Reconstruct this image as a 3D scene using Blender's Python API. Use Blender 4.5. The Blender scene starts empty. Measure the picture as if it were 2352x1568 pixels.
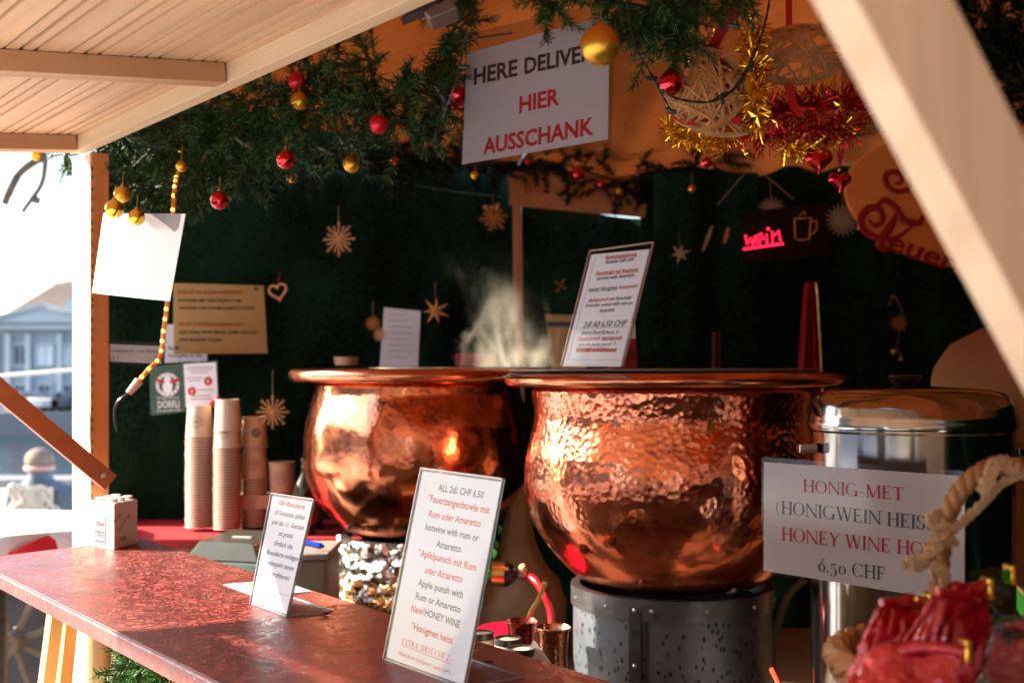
import bpy, bmesh, math, random
from mathutils import Vector, Matrix, noise
V = Vector
R = math.radians
random.seed(7)
SC = bpy.context.scene
COL = SC.collection

# ---------------------------------------------------------------- camera
ZC = 1.40
F, CX, HY = 2800.0, 1176.0, 850.0        # focal length, centre and horizon measured on a 2352 px wide copy of the photograph
cam_d = bpy.data.cameras.new('camera'); cam = bpy.data.objects.new('camera', cam_d); COL.objects.link(cam)
cam.location = (0, 0, ZC); cam.rotation_euler = (R(90), 0, 0)
cam_d.sensor_width = 36; cam_d.lens = 36 * F / 2352
cam_d.shift_y = (HY - 784) / 2352
cam_d.clip_start = 0.02; cam_d.clip_end = 3000
cam_d.dof.use_dof = True; cam_d.dof.focus_distance = 1.52; cam_d.dof.aperture_fstop = 6.0
cam_d.dof.aperture_blades = 9
SC.camera = cam

# ---------------------------------------------------------------- sky, sun, exposure
SUN_EL, SUN_AZ = R(25.5), R(175)       # azimuth measured anticlockwise from +X: the sun stands far left
sunv = V((math.cos(SUN_EL) * math.cos(SUN_AZ), math.cos(SUN_EL) * math.sin(SUN_AZ), math.sin(SUN_EL)))
w = bpy.data.worlds.new('World'); SC.world = w; w.use_nodes = True
nt = w.node_tree; bg = nt.nodes['Background']
sky = nt.nodes.new('ShaderNodeTexSky'); sky.sky_type = 'NISHITA'; sky.sun_disc = False
sky.sun_elevation = SUN_EL; sky.sun_rotation = R(90) - SUN_AZ; sky.dust_density = 2.0; sky.air_density = 1.0
nt.links.new(sky.outputs[0], bg.inputs[0]); bg.inputs[1].default_value = 0.15
sd = bpy.data.lights.new('sun', 'SUN'); so = bpy.data.objects.new('sun', sd); COL.objects.link(so)
sd.energy = 5.0; sd.angle = R(0.6); sd.color = (1.0, 0.84, 0.64)
so.rotation_euler = sunv.to_track_quat('Z', 'Y').to_euler(); so.location = (-3, -1, 6)
SC.view_settings.view_transform = 'Standard'; SC.view_settings.look = 'None'
SC.view_settings.exposure = 2.0; SC.view_settings.gamma = 1; SC.view_settings.use_curve_mapping = False
SC.cycles.use_denoising = True
SC.cycles.max_bounces = 8; SC.cycles.diffuse_bounces = 4; SC.cycles.glossy_bounces = 4
SC.cycles.transparent_max_bounces = 12; SC.cycles.sample_clamp_indirect = 6
SC.cycles.caustics_reflective = False; SC.cycles.caustics_refractive = False

# ---------------------------------------------------------------- measuring
def at(px, py, Y):
    return V(((px - CX) / F * Y, Y, ZC - (py - HY) / F * Y))
def ray(px, py):
    return V(((px - CX) / F, 1.0, -(py - HY) / F))
def hit(px, py, P, n):
    d = ray(px, py); o = V((0, 0, ZC)); return o + d * ((P - o).dot(n) / d.dot(n))
U = V((-0.603, 0.798, 0)); U.normalize()      # along the stall's counter, away from the camera
N = V((U.y, -U.x, 0))                         # into the stall
def st(s, t, z=0): return U * s + N * t + V((0, 0, z))

# ---------------------------------------------------------------- mesh building
class MB:
    def __init__(s): s.v = []; s.f = []; s.mi = []; s.cur = 0
    def add(s, vs, fs):
        b = len(s.v); s.v += [V(x) for x in vs]; s.f += [tuple(b + i for i in f) for f in fs]; s.mi += [s.cur] * len(fs)
        return s
    def box(s, c, ax, ay, az):
        c, ax, ay, az = V(c), V(ax), V(ay), V(az)
        vs = [c + ax * i + ay * j + az * k for k in (-1, 1) for j in (-1, 1) for i in (-1, 1)]
        fs = [(0, 2, 3, 1), (4, 5, 7, 6), (0, 1, 5, 4), (2, 6, 7, 3), (0, 4, 6, 2), (1, 3, 7, 5)]
        if ax.cross(ay).dot(az) < 0: fs = [f[::-1] for f in fs]
        return s.add(vs, fs)
    def beam(s, a, b, w, h, up=V((0, 0, 1))):
        a, b = V(a), V(b); d = (b - a); L = d.length; d = d / L
        x = d.cross(up).normalized(); y = x.cross(d).normalized()
        return s.box((a + b) / 2, d * L / 2, x * w / 2, y * h / 2)
    def tube(s, pts, r, n=8, cap=True, closed=False):
        pts = [V(p) for p in pts]; m = len(pts)
        rr = r if isinstance(r, (list, tuple)) else [r] * m
        vs = []; pu = None
        for i, p in enumerate(pts):
            if closed: t = pts[(i + 1) % m] - pts[i - 1]
            else: t = pts[min(i + 1, m - 1)] - pts[max(i - 1, 0)]
            if t.length < 1e-9: t = V((0, 0, 1))
            t.normalize()
            if pu is None:
                pu = t.orthogonal().normalized()
            pu = (pu - t * pu.dot(t)); pu = pu.normalized() if pu.length > 1e-6 else t.orthogonal().normalized()
            q = t.cross(pu)
            for k in range(n):
                a = 2 * math.pi * k / n
                vs.append(p + (pu * math.cos(a) + q * math.sin(a)) * rr[i])
        fs = []
        for i in range(m if closed else m - 1):
            j = (i + 1) % m
            for k in range(n):
                k2 = (k + 1) % n
                fs.append((i * n + k, i * n + k2, j * n + k2, j * n + k))
        if cap and not closed:
            fs.append(tuple(range(n))[::-1]); fs.append(tuple((m - 1) * n + k for k in range(n)))
        return s.add(vs, fs)
    def lathe(s, c, prof, n=48, fn=None, capb=False, capt=False):
        c = V(c); vs = []
        for i, (r, z) in enumerate(prof):
            for k in range(n):
                a = 2 * math.pi * k / n
                rr = r if fn is None else fn(r, z, a)
                vs.append(c + V((rr * math.cos(a), rr * math.sin(a), z)))
        fs = []
        for i in range(len(prof) - 1):
            for k in range(n):
                k2 = (k + 1) % n
                fs.append((i * n + k, i * n + k2, (i + 1) * n + k2, (i + 1) * n + k))
        if capb: fs.append(tuple(range(n))[::-1])
        if capt: fs.append(tuple((len(prof) - 1) * n + k for k in range(n)))
        return s.add(vs, fs)
    def ball(s, c, r, n=16, sc=(1, 1, 1)):
        c = V(c); m = n // 2; vs = [c + V((0, 0, -r * sc[2]))]
        for i in range(1, m):
            th = math.pi * i / m - math.pi / 2
            for k in range(n):
                a = 2 * math.pi * k / n
                vs.append(c + V((r * sc[0] * math.cos(th) * math.cos(a), r * sc[1] * math.cos(th) * math.sin(a), r * sc[2] * math.sin(th))))
        vs.append(c + V((0, 0, r * sc[2]))); fs = []
        for k in range(n): fs.append((0, 1 + (k + 1) % n, 1 + k))
        for i in range(m - 2):
            for k in range(n):
                k2 = (k + 1) % n
                fs.append((1 + i * n + k, 1 + i * n + k2, 1 + (i + 1) * n + k2, 1 + (i + 1) * n + k))
        b = 1 + (m - 2) * n; t = len(vs) - 1
        for k in range(n): fs.append((b + k, b + (k + 1) % n, t))
        return s.add(vs, fs)
    def prism(s, poly, d):
        poly = [V(p) for p in poly]; d = V(d); n = len(poly)
        vs = poly + [p + d for p in poly]
        fs = [tuple(range(n)), tuple(range(2 * n - 1, n - 1, -1))] + [(i, i + n, (i + 1) % n + n, (i + 1) % n) for i in range(n)]
        return s.add(vs, fs)
    def grid(s, fn, nu, nv):
        vs = [fn(i / nu, j / nv) for j in range(nv + 1) for i in range(nu + 1)]
        fs = [(j * (nu + 1) + i, j * (nu + 1) + i + 1, (j + 1) * (nu + 1) + i + 1, (j + 1) * (nu + 1) + i) for j in range(nv) for i in range(nu)]
        return s.add(vs, fs)

WLOC = {}
def build(name, mb, mat, parent=None, loc=None, smooth=True, angle=40, bevel=0, kind=None, label=None):
    """link the collected shapes as ONE mesh object; a child keeps its thing's origin"""
    if parent is not None: org = WLOC[parent.name]
    elif loc is not None: org = V(loc)
    else:
        lo = V((min(p.x for p in mb.v), min(p.y for p in mb.v), min(p.z for p in mb.v)))
        hi = V((max(p.x for p in mb.v), max(p.y for p in mb.v), max(p.z for p in mb.v)))
        org = V(((lo.x + hi.x) / 2, (lo.y + hi.y) / 2, lo.z))
    me = bpy.data.meshes.new(name)
    me.from_pydata([tuple(p - org) for p in mb.v], [], mb.f); me.validate(); me.update()
    if 4 < len(mb.f) < 4000 and kind != 'stuff':
        bm = bmesh.new(); bm.from_mesh(me); bmesh.ops.recalc_face_normals(bm, faces=bm.faces); bm.to_mesh(me); bm.free()
    mats = mat if isinstance(mat, (list, tuple)) else [mat]
    for m in mats: me.materials.append(m)
    if len(mats) > 1 and len(me.polygons) == len(mb.mi):
        me.polygons.foreach_set('material_index', mb.mi)
    ob = bpy.data.objects.new(name, me); COL.objects.link(ob)
    if smooth:
        me.polygons.foreach_set('use_smooth', [True] * len(me.polygons))
        try: me.set_sharp_from_angle(angle=R(angle))
        except Exception: pass
    if parent is not None: ob.parent = parent
    else: ob.location = org
    WLOC[ob.name] = org.copy()
    if bevel:
        b = ob.modifiers.new('bevel', 'BEVEL'); b.width = bevel; b.segments = 2; b.limit_method = 'ANGLE'; b.angle_limit = R(50)
    if kind: ob['kind'] = kind
    if label: ob['label'] = label
    return ob
def tag(o, label, cat, group=None):
    o['label'] = label; o['category'] = cat
    if group: o['group'] = group
    return o
def empty(name, loc, label=None, cat=None, group=None):
    o = bpy.data.objects.new(name, None); COL.objects.link(o); o.location = loc; o.empty_display_size = .05
    WLOC[o.name] = V(loc)
    if label: tag(o, label, cat, group)
    return o
def copy_tree(o, parent=None):
    c = o.copy(); COL.objects.link(c); c.parent = parent
    for ch in o.children: copy_tree(ch, c)
    return c
def struct(name, mb, mat, **k):
    o = build(name, mb, mat, kind='structure', **k); return o

# ---------------------------------------------------------------- materials
MATS = {}
class NB:
    def __init__(s, name):
        s.m = bpy.data.materials.new(name); s.m.use_nodes = True; s.t = s.m.node_tree
        s.p = s.t.nodes['Principled BSDF']; s.out = s.t.nodes['Material Output']
    def n(s, typ, **k):
        x = s.t.nodes.new(typ)
        for a, b in k.items():
            if a.startswith('i_'): x.inputs[a[2:].replace('_', ' ')].default_value = b
            else: setattr(x, a, b)
        return x
    def l(s, a, b): s.t.links.new(a, b)
    def coord(s, scale=(1, 1, 1), rot=(0, 0, 0), rnd=True):
        tc = s.n('ShaderNodeTexCoord'); m1 = s.n('ShaderNodeMapping'); m1.inputs['Rotation'].default_value = rot
        src = tc.outputs['Object']
        s.l(src, m1.inputs['Vector'])
        m2 = s.n('ShaderNodeMapping'); m2.inputs['Scale'].default_value = scale; s.l(m1.outputs[0], m2.inputs['Vector'])
        if not rnd: return m2.outputs[0]
        oi = s.n('ShaderNodeObjectInfo'); mu = s.n('ShaderNodeMath', operation='MULTIPLY'); mu.inputs[1].default_value = 37.0
        s.l(oi.outputs['Random'], mu.inputs[0])
        ad = s.n('ShaderNodeVectorMath', operation='ADD'); s.l(m2.outputs[0], ad.inputs[0]); s.l(mu.outputs[0], ad.inputs[1])
        return ad.outputs[0]
    def noise(s, co, scale, detail=3, rough=.5, dist=0):
        x = s.n('ShaderNodeTexNoise'); x.inputs['Scale'].default_value = scale; x.inputs['Detail'].default_value = detail
        x.inputs['Roughness'].default_value = rough; x.inputs['Distortion'].default_value = dist
        s.l(co, x.inputs['Vector']); return x.outputs['Fac']
    def ramp(s, fac, stops, interp='LINEAR'):
        x = s.n('ShaderNodeValToRGB'); cr = x.color_ramp; cr.interpolation = interp
        while len(cr.elements) < len(stops): cr.elements.new(.5)
        for e, (p, c) in zip(cr.elements, stops):
            e.position = p; e.color = (c[0], c[1], c[2], 1) if isinstance(c, (tuple, list)) else (c, c, c, 1)
        s.l(fac, x.inputs[0]); return x.outputs[0]
    def mix(s, fac, a, b, mode='MIX'):
        x = s.n('ShaderNodeMix', data_type='RGBA', blend_type=mode)
        for v, i in ((fac, 0), (a, 6), (b, 7)):
            if hasattr(v, 'is_output'): s.l(v, x.inputs[i])
            else: x.inputs[i].default_value = v if i == 0 else (v[0], v[1], v[2], 1)
        return x.outputs[2]
    def bump(s, h, strength=.3, dist=.002, prev=None):
        x = s.n('ShaderNodeBump'); x.inputs['Strength'].default_value = strength; x.inputs['Distance'].default_value = dist
        s.l(h, x.inputs['Height'])
        if prev: s.l(prev, x.inputs['Normal'])
        return x.outputs[0]
    def set(s, **k):
        for a, b in k.items():
            i = s.p.inputs[a.replace('_', ' ')]
            if hasattr(b, 'is_output'): s.l(b, i)
            elif isinstance(b, (tuple, list)) and len(b) == 3: i.default_value = (*b, 1)
            else: i.default_value = b
        return s

def plain(name, col, rough=.5, metal=0, var=.12, scale=18, bump=0, bdist=.001, **k):
    if name in MATS: return MATS[name]
    b = NB(name); co = b.coord()
    f = b.noise(co, scale, 4, .6)
    c = b.ramp(f, [(.25, [x * (1 - var) for x in col]), (.75, [min(1, x * (1 + var)) for x in col])])
    b.set(Base_Color=c, Roughness=rough, Metallic=metal)
    if bump: b.set(Normal=b.bump(b.noise(co, scale * 4, 5), bump, bdist))
    for a, v in k.items(): b.set(**{a: v})
    MATS[name] = b.m; return b.m

def wood(name, c1, c2, dirv, rough=.55, fine=60, knots=True, coat=0, knotc=None, stain=None, bstr=.25):
    b = NB(name)
    d = V(dirv).normalized()
    if abs(d.z) > .7: rot, sc = (0, 0, 0), (1, 1, .05)
    else: rot, sc = (0, 0, -math.atan2(d.y, d.x)), (.05, 1, 1)
    co = b.coord(sc, rot); co2 = b.coord((sc[0] * 4, sc[1], sc[2] * (4 if sc[2] < 1 else 1)), rot)
    warp = b.noise(co2, 7, 2)
    g = b.n('ShaderNodeTexWave', wave_type='BANDS', bands_direction='Y' if sc[0] < 1 else 'X'); g.inputs['Scale'].default_value = fine * .16
    g.inputs['Distortion'].default_value = 9; g.inputs['Detail'].default_value = 2.5; g.inputs['Detail Scale'].default_value = 1.2
    b.l(co, g.inputs['Vector'])
    f = b.noise(co, fine, 5, .6)
    c = b.ramp(g.outputs['Fac'], [(.0, c1), (.75, [(x + y) / 2 for x, y in zip(c1, c2)]), (1, c2)])
    c = b.mix(.5, c, b.ramp(f, [(.32, [x * .8 for x in c2]), (.60, c1)]))
    lr = b.noise(b.coord((1, 1, 1)), 2.2, 2)
    c = b.mix(.5, c, b.ramp(lr, [(.3, [x * .78 for x in c1]), (.7, [min(1, x * 1.1) for x in c1])]), 'MIX')
    if knots:
        vo = b.n('ShaderNodeTexVoronoi'); vo.inputs['Scale'].default_value = 5.5
        b.l(b.coord((sc[0] * 7 if sc[0] < 1 else 1, 1, sc[2] * 7 if sc[2] < 1 else 1), rot), vo.inputs['Vector'])
        kk = b.ramp(vo.outputs['Distance'], [(.035, 1.0), (.075, 0.0)])
        c = b.mix(kk, c, knotc or [x * .35 for x in c2])
    b.set(Base_Color=c, Roughness=rough, Normal=b.bump(f, bstr, .0012))
    if coat: b.set(Coat_Weight=coat, Coat_Roughness=.2)
    MATS[name] = b.m; return b.m

PINE = wood('pine_planed', (.64, .41, .24), (.46, .25, .12), U, .6)
PINE_D = wood('pine_batten', (.50, .28, .14), (.34, .17, .07), N, .6)
PINE_U = wood('pine_beam', (.64, .47, .29), (.50, .33, .18), U, .75, fine=90, bstr=.6)
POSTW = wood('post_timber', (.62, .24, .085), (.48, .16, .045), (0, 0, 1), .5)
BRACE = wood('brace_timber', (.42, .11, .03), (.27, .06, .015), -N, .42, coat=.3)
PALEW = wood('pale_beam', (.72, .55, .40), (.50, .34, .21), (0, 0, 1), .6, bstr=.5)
CEDAR = wood('sign_timber', (.85, .28, .05), (.66, .17, .025), (1, 0, 0), .5)
DARKW = wood('dark_timber', (.20, .11, .06), (.12, .06, .03), (1, 0, 0), .6)
LEGW = wood('leg_timber', (.72, .42, .14), (.60, .30, .08), (0, 0, 1), .5)

def clear(name, tint=(.97, .98, 1), gloss=.16, rough=.06):
    b = NB(name); t = b.t
    tr = b.n('ShaderNodeBsdfTransparent'); tr.inputs[0].default_value = (*tint, 1)
    gl = b.n('ShaderNodeBsdfGlossy'); gl.inputs['Roughness'].default_value = rough
    lw = b.n('ShaderNodeLayerWeight'); lw.inputs[0].default_value = .12
    co = b.coord(); nz = b.noise(co, 6, 2); bp = b.bump(nz, .35, .003); b.l(bp, gl.inputs['Normal'])
    mr = b.n('ShaderNodeMapRange'); mr.inputs['To Min'].default_value = gloss * .06; mr.inputs['To Max'].default_value = min(1, gloss * .8)
    b.l(lw.outputs['Facing'], mr.inputs['Value'])
    mx = b.n('ShaderNodeMixShader'); b.l(mr.outputs[0], mx.inputs[0]); b.l(tr.outputs[0], mx.inputs[1]); b.l(gl.outputs[0], mx.inputs[2])
    b.l(mx.outputs[0], b.out.inputs['Surface']); return b.m
ACRYL = clear('acrylic', (.95, .97, .99), .07, .04)
LAMIN = clear('laminate_film', (.80, .80, .80), .35, .15)
CELLO = clear('cellophane', (.85, .82, .92), .5, .08)
GREENC = clear('green_cellophane', (.2, .75, .4), .5, .08)
EDGE = plain('acrylic_edge', (.55, .62, .72), .12, 0, Transmission_Weight=.5)
def paper(name, col, trans=.25, rough=.35, spec=.5):
    b = NB(name); co = b.coord(); f = b.noise(co, 5, 3)
    c = b.ramp(f, [(.3, [x * .95 for x in col]), (.7, col)])
    b.set(Base_Color=c, Roughness=rough, Specular_IOR_Level=spec, Normal=b.bump(f, .25, .004))
    if trans:
        tl = b.n('ShaderNodeBsdfTranslucent'); b.l(c, tl.inputs[0])
        mx = b.n('ShaderNodeMixShader'); mx.inputs[0].default_value = trans
        b.l(b.p.outputs[0], mx.inputs[1]); b.l(tl.outputs[0], mx.inputs[2]); b.l(mx.outputs[0], b.out.inputs['Surface'])
    return b.m
PAPER = paper('white_paper', (.86, .88, .95), .12, spec=.2)
PAPERG = paper('glossy_white_paper', (.84, .88, .97), .05, .45, .2)
KRAFT = paper('kraft_board', (.62, .44, .20), 0, .6)
INK = plain('dark_ink', (.035, .03, .035), .45, 0, .1)
INKB = plain('slate_ink', (.07, .09, .14), .45, 0, .1)
REDI = plain('red_ink', (.48, .008, .02), .45, 0, .1)
PINKI = plain('crimson_ink', (.62, .03, .07), .45, 0, .1)
WHITEP = plain('white_plastic', (.78, .76, .76), .35, 0, .05)
BLACKP = plain('black_plastic', (.012, .013, .014), .3, 0, .2)
GREENP = plain('green_cable', (.008, .03, .022), .35, 0, .2)
GOLDB = plain('gold_bauble_matt', (.72, .42, .05), .33, .85, .14, 30)
GOLDS = plain('gold_bauble_shiny', (.80, .50, .07), .1, 1, .05)
REDB = plain('red_bauble_shiny', (.62, .005, .02), .07, .85, .05, Coat_Weight=1.0, Coat_Roughness=.04)
REDM = plain('red_bauble_matt', (.55, .01, .03), .35, .5, .1)
CAPM = plain('bauble_cap_metal', (.55, .40, .15), .25, 1, .1)
CAPD = plain('dark_bauble_cap', (.08, .05, .03), .3, 1, .1)
THREAD = plain('gold_thread', (.5, .35, .08), .4, .5)
STRAW = plain('straw', (.58, .24, .07), .5, 0, .25, 60)
STRAWP = plain('pale_straw', (.42, .30, .19), .5, 0, .2, 60)
RIBBON = plain('red_ribbon', (.50, .008, .02), .4, 0, .15)
REDCL = plain('red_cloth', (.42, .012, .02), .8, 0, .2)
WHCL = plain('white_cloth', (.75, .70, .72), .8, 0, .05)
STEEL = plain('steel', (.55, .53, .50), .28, 1, .15)
DSTEEL = plain('dark_steel', (.16, .165, .18), .38, .9, .3, 40, .2)
IRON = plain('iron_strap', (.07, .07, .08), .45, .8, .35, 40, .3)
BRASS = plain('brass', (.70, .46, .16), .25, 1, .1)
WICK = plain('wicker', (.50, .25, .09), .6, 0, .35, 40, .3)
ROPEM = wood('willow_rope', (.38, .18, .065), (.20, .08, .025), (0, 0, 1), .5, knots=False)
TWINE = plain('twine', (.38, .24, .13), .8, 0, .2, 200, .5)
BARK = plain('bark', (.12, .08, .055), .8, 0, .4, 20, .8, .01)
REDHOSE = plain('red_hose', (.55, .01, .02), .3, 0, .1)
BULBG = clear('bulb_glass', (1, .96, .9), .5, .03)

def copper(name, base, dark, hammer, tarn):
    b = NB(name); co = b.coord(rnd=False)
    vo = b.n('ShaderNodeTexVoronoi', feature='SMOOTH_F1'); vo.inputs['Scale'].default_value = hammer; vo.inputs['Smoothness'].default_value = .35
    wob = b.noise(co, 9, 2)
    b.l(co, vo.inputs['Vector'])
    sx = b.n('ShaderNodeSeparateXYZ'); b.l(co, sx.inputs[0])
    low = b.n('ShaderNodeMapRange'); low.inputs['From Min'].default_value = .05; low.inputs['From Max'].default_value = .30
    b.l(sx.outputs['Z'], low.inputs['Value'])
    h = b.n('ShaderNodeMath', operation='MULTIPLY'); b.l(vo.outputs['Distance'], h.inputs[0])
    mn = b.n('ShaderNodeMapRange'); mn.inputs['To Min'].default_value = .10; mn.inputs['To Max'].default_value = 1.0
    b.l(low.outputs[0], mn.inputs['Value']); b.l(mn.outputs[0], h.inputs[1])
    n1 = b.bump(wob, .35, .007); n2 = b.bump(h.outputs[0], tarn, .0030, n1)
    n3 = b.bump(b.noise(co, 220, 3), .06, .001, n2)
    f = b.noise(co, 11, 6, .65, .6); f2 = b.noise(co, 45, 4, .6)
    c = b.ramp(f, [(.30, dark), (.46, [(x + y) / 2 for x, y in zip(base, dark)]), (.60, base)])
    c = b.mix(.35, c, b.ramp(f2, [(.35, dark), (.6, base)]))
    ro = b.ramp(f2, [(.3, .11), (.7, .21)])
    b.set(Base_Color=c, Metallic=1.0, Roughness=ro, Normal=n3)
    return b.m
COPR = copper('hammered_copper', (.93, .35, .22), (.50, .13, .055), 88, .42)
COPL = copper('smooth_copper', (.93, .34, .19), (.54, .15, .06), 80, .14)
COPRIM = plain('copper_rim', (.74, .29, .16), .2, 1, .35, 25, .12)

def galv():
    b = NB('galvanised_sheet'); co = b.coord(rnd=False)
    f = b.noise(co, 9, 5, .6)
    c = b.ramp(f, [(.3, (.10, .125, .16)), (.7, (.19, .23, .28))])
    vo = b.n('ShaderNodeTexVoronoi'); vo.inputs['Scale'].default_value = 92; b.l(b.coord((1, 1, .62), rnd=False), vo.inputs['Vector'])
    sp = b.ramp(vo.outputs['Distance'], [(.24, 1.0), (.34, 0.0)])
    gate = b.ramp(b.noise(co, 26, 3), [(.40, 0.0), (.50, 1.0)])
    mul = b.mix(1.0, sp, gate, 'MULTIPLY')
    c = b.mix(mul, c, (.035, .04, .045))
    b.set(Base_Color=c, Metallic=.55, Roughness=.42, Normal=b.bump(f, .2, .003)); return b.m
GALV = galv()

def osb():
    b = NB('red_painted_board'); co = b.coord((1, 1, 1), (0, 0, 0), rnd=False)
    hs = None; cols = None
    for k, (ang, s) in enumerate(((20, 1), (75, 1.1), (128, .9))):
        c2 = b.coord((60 * s, 300 * s, 90), (0, 0, R(ang)), rnd=False)
        vo = b.n('ShaderNodeTexVoronoi'); vo.inputs['Scale'].default_value = 1.0; b.l(c2, vo.inputs['Vector'])
        sx = b.n('ShaderNodeSeparateColor'); b.l(vo.outputs['Color'], sx.inputs[0])
        if hs is None: hs, cols = sx.outputs[0], sx.outputs[1]
        else:
            m = b.n('ShaderNodeMath', operation='MAXIMUM'); b.l(hs, m.inputs[0]); b.l(sx.outputs[0], m.inputs[1]); hs = m.outputs[0]
            m = b.n('ShaderNodeMath', operation='MINIMUM'); b.l(cols, m.inputs[0]); b.l(sx.outputs[1], m.inputs[1]); cols = m.outputs[0]
    c = b.ramp(cols, [(.0, (.065, .005, .005)), (.20, (.135, .010, .010)), (.50, (.31, .060, .050))])
    c = b.mix(b.ramp(b.noise(co, 3.5, 4), [(.42, 0.0), (.8, .5)]), c, (.36, .15, .12))
    wear = b.ramp(b.noise(co, 160, 3), [(.70, 0.0), (.74, 1.0)])
    c = b.mix(wear, c, (.55, .42, .38))
    ro = b.ramp(cols, [(0, .30), (.5, .58)])
    stn = b.ramp(b.noise(co, 7, 3, .5, 1.2), [(.56, 0.0), (.60, .45), (.64, 0.0)]); c = b.mix(stn, c, (.06, .012, .01))
    b.set(Base_Color=c, Roughness=ro, Specular_IOR_Level=.42, Normal=b.bump(cols, 1.0, .0030, b.bump(b.noise(co, 12, 2), .3, .004))); return b.m
OSB = osb()

def fabric():
    b = NB('green_felt'); co = b.coord(rnd=False)
    f = b.noise(co, 70, 4, .7); g = b.noise(co, 3.5, 4, .6, .5)
    c = b.ramp(f, [(.35, (.001, .005, .003)), (.68, (.010, .042, .022))])
    c = b.mix(b.ramp(g, [(.46, 0.0), (.66, .8)]), c, (.012, .060, .032))
    b.set(Base_Color=c, Roughness=.95, Specular_IOR_Level=.15, Normal=b.bump(f, 1.0, .012)); return b.m
FELT = fabric()

def tentcloth():
    b = NB('tent_cloth'); co = b.coord(rnd=False)
    f = b.noise(co, 2.2, 4, .55, 1.0)
    c = b.ramp(f, [(.3, (.22, .050, .010)), (.7, (.36, .095, .022))])
    df = b.n('ShaderNodeBsdfDiffuse'); tl = b.n('ShaderNodeBsdfTranslucent')
    bp = b.bump(f, .6, .03); b.l(c, df.inputs[0]); b.l(c, tl.inputs[0]); b.l(bp, df.inputs['Normal'])
    mx = b.n('ShaderNodeMixShader'); mx.inputs[0].default_value = .14
    b.l(df.outputs[0], mx.inputs[1]); b.l(tl.outputs[0], mx.inputs[2]); b.l(mx.outputs[0], b.out.inputs['Surface']); return b.m
TENT = tentcloth()

def needles_mat(name, c1, c2):
    b = NB(name); co = b.coord(rnd=False); f = b.noise(co, 55, 2)
    b.set(Base_Color=b.ramp(f, [(.35, c1), (.65, c2)]), Roughness=.55, Specular_IOR_Level=.25); return b.m
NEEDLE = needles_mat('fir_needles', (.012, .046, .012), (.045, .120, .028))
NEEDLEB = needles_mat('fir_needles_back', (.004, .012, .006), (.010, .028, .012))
TWIG = plain('garland_wire', (.03, .02, .012), .7)
GTIN = plain('gold_tinsel', (.90, .56, .06), .18, 1, .1)
RTIN = plain('red_tinsel', (.55, .008, .02), .15, .9, .1)

def emit(name, col, st_):
    b = NB(name); b.set(Base_Color=(0.02, .0, .0), Emission_Color=col, Emission_Strength=st_); return b.m
LEDRED = emit('red_led', (1, .01, .04), 1.6)
LEDDIM = emit('dim_led', (.9, .18, .05), .04)
WARMB = emit('warm_bulb', (1, .35, .05), 3.0)
def foil(name, c, rough=.13):
    b = NB(name); co = b.coord(rnd=False)
    b.set(Base_Color=c, Metallic=1.0, Roughness=rough, Normal=b.bump(b.noise(co, 13, 4, .6, 1.5), .9, .02)); return b.m
FOILS = foil('silver_foil', (.82, .78, .74)); FOILG = foil('gold_foil', (.85, .58, .28)); FOILN = foil('green_foil', (.08, .62, .26), .12)
FOILR = plain('red_foil', (.42, .003, .016), .16, .35, .12, 14, .9, .006, Coat_Weight=.9, Coat_Roughness=.08)
COAT = plain('tan_jacket', (.30, .15, .065), .8, 0, .2, 8, .3, .01)
BURLAP = plain('burlap', (.42, .30, .18), .85, 0, .25, 10, .4, .01)
SKIN = plain('skin', (.55, .33, .24), .5, 0, .06)
# ================================================================ THE SETTING
def stallbg(name, base, w_, h_, col): pass
m = MB(); m.add([(-60, -60, 0), (60, -60, 0), (60, 14.5, 0), (-60, 14.5, 0)], [(0, 1, 2, 3)])
GROUNDM = plain('paving', (.50, .50, .51), .8, 0, .2, 1.5, .3)
struct('ground', m, GROUNDM)
m = MB(); m.box((0, 14.8, -.02), (60, 0, 0), (0, .3, 0), (0, 0, .12)); struct('quay_edge', m, plain('granite', (.22, .22, .22), .7))
m = MB(); m.box((0, 15.05, -2.2), (60, 0, 0), (0, .05, 0), (0, 0, 2.0)); struct('quay_wall', m, plain('granite_wall', (.15, .15, .16), .8))
b_ = NB('river_water'); co = b_.coord((1, .35, 1), rnd=False); b_.set(Base_Color=(.012, .03, .045), Roughness=.14, Normal=b_.bump(b_.noise(co, 1.4, 4), .5, .25))
m = MB(); m.add([(-300, 15, -3.6), (300, 15, -3.6), (300, 93, -3.6), (-300, 93, -3.6)], [(0, 1, 2, 3)]); struct('river', m, b_.m)
m = MB(); m.box((0, 93.5, -3.0), (300, 0, 0), (0, .5, 0), (0, 0, 1.2)); struct('far_quay_wall', m, plain('far_stone', (.16, .17, .19), .8))
m = MB(); m.add([(-400, 94, -1.8), (400, 94, -1.8), (400, 900, -1.8), (-400, 900, -1.8)], [(0, 1, 2, 3)]); struct('far_bank', m, GROUNDM)

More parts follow.
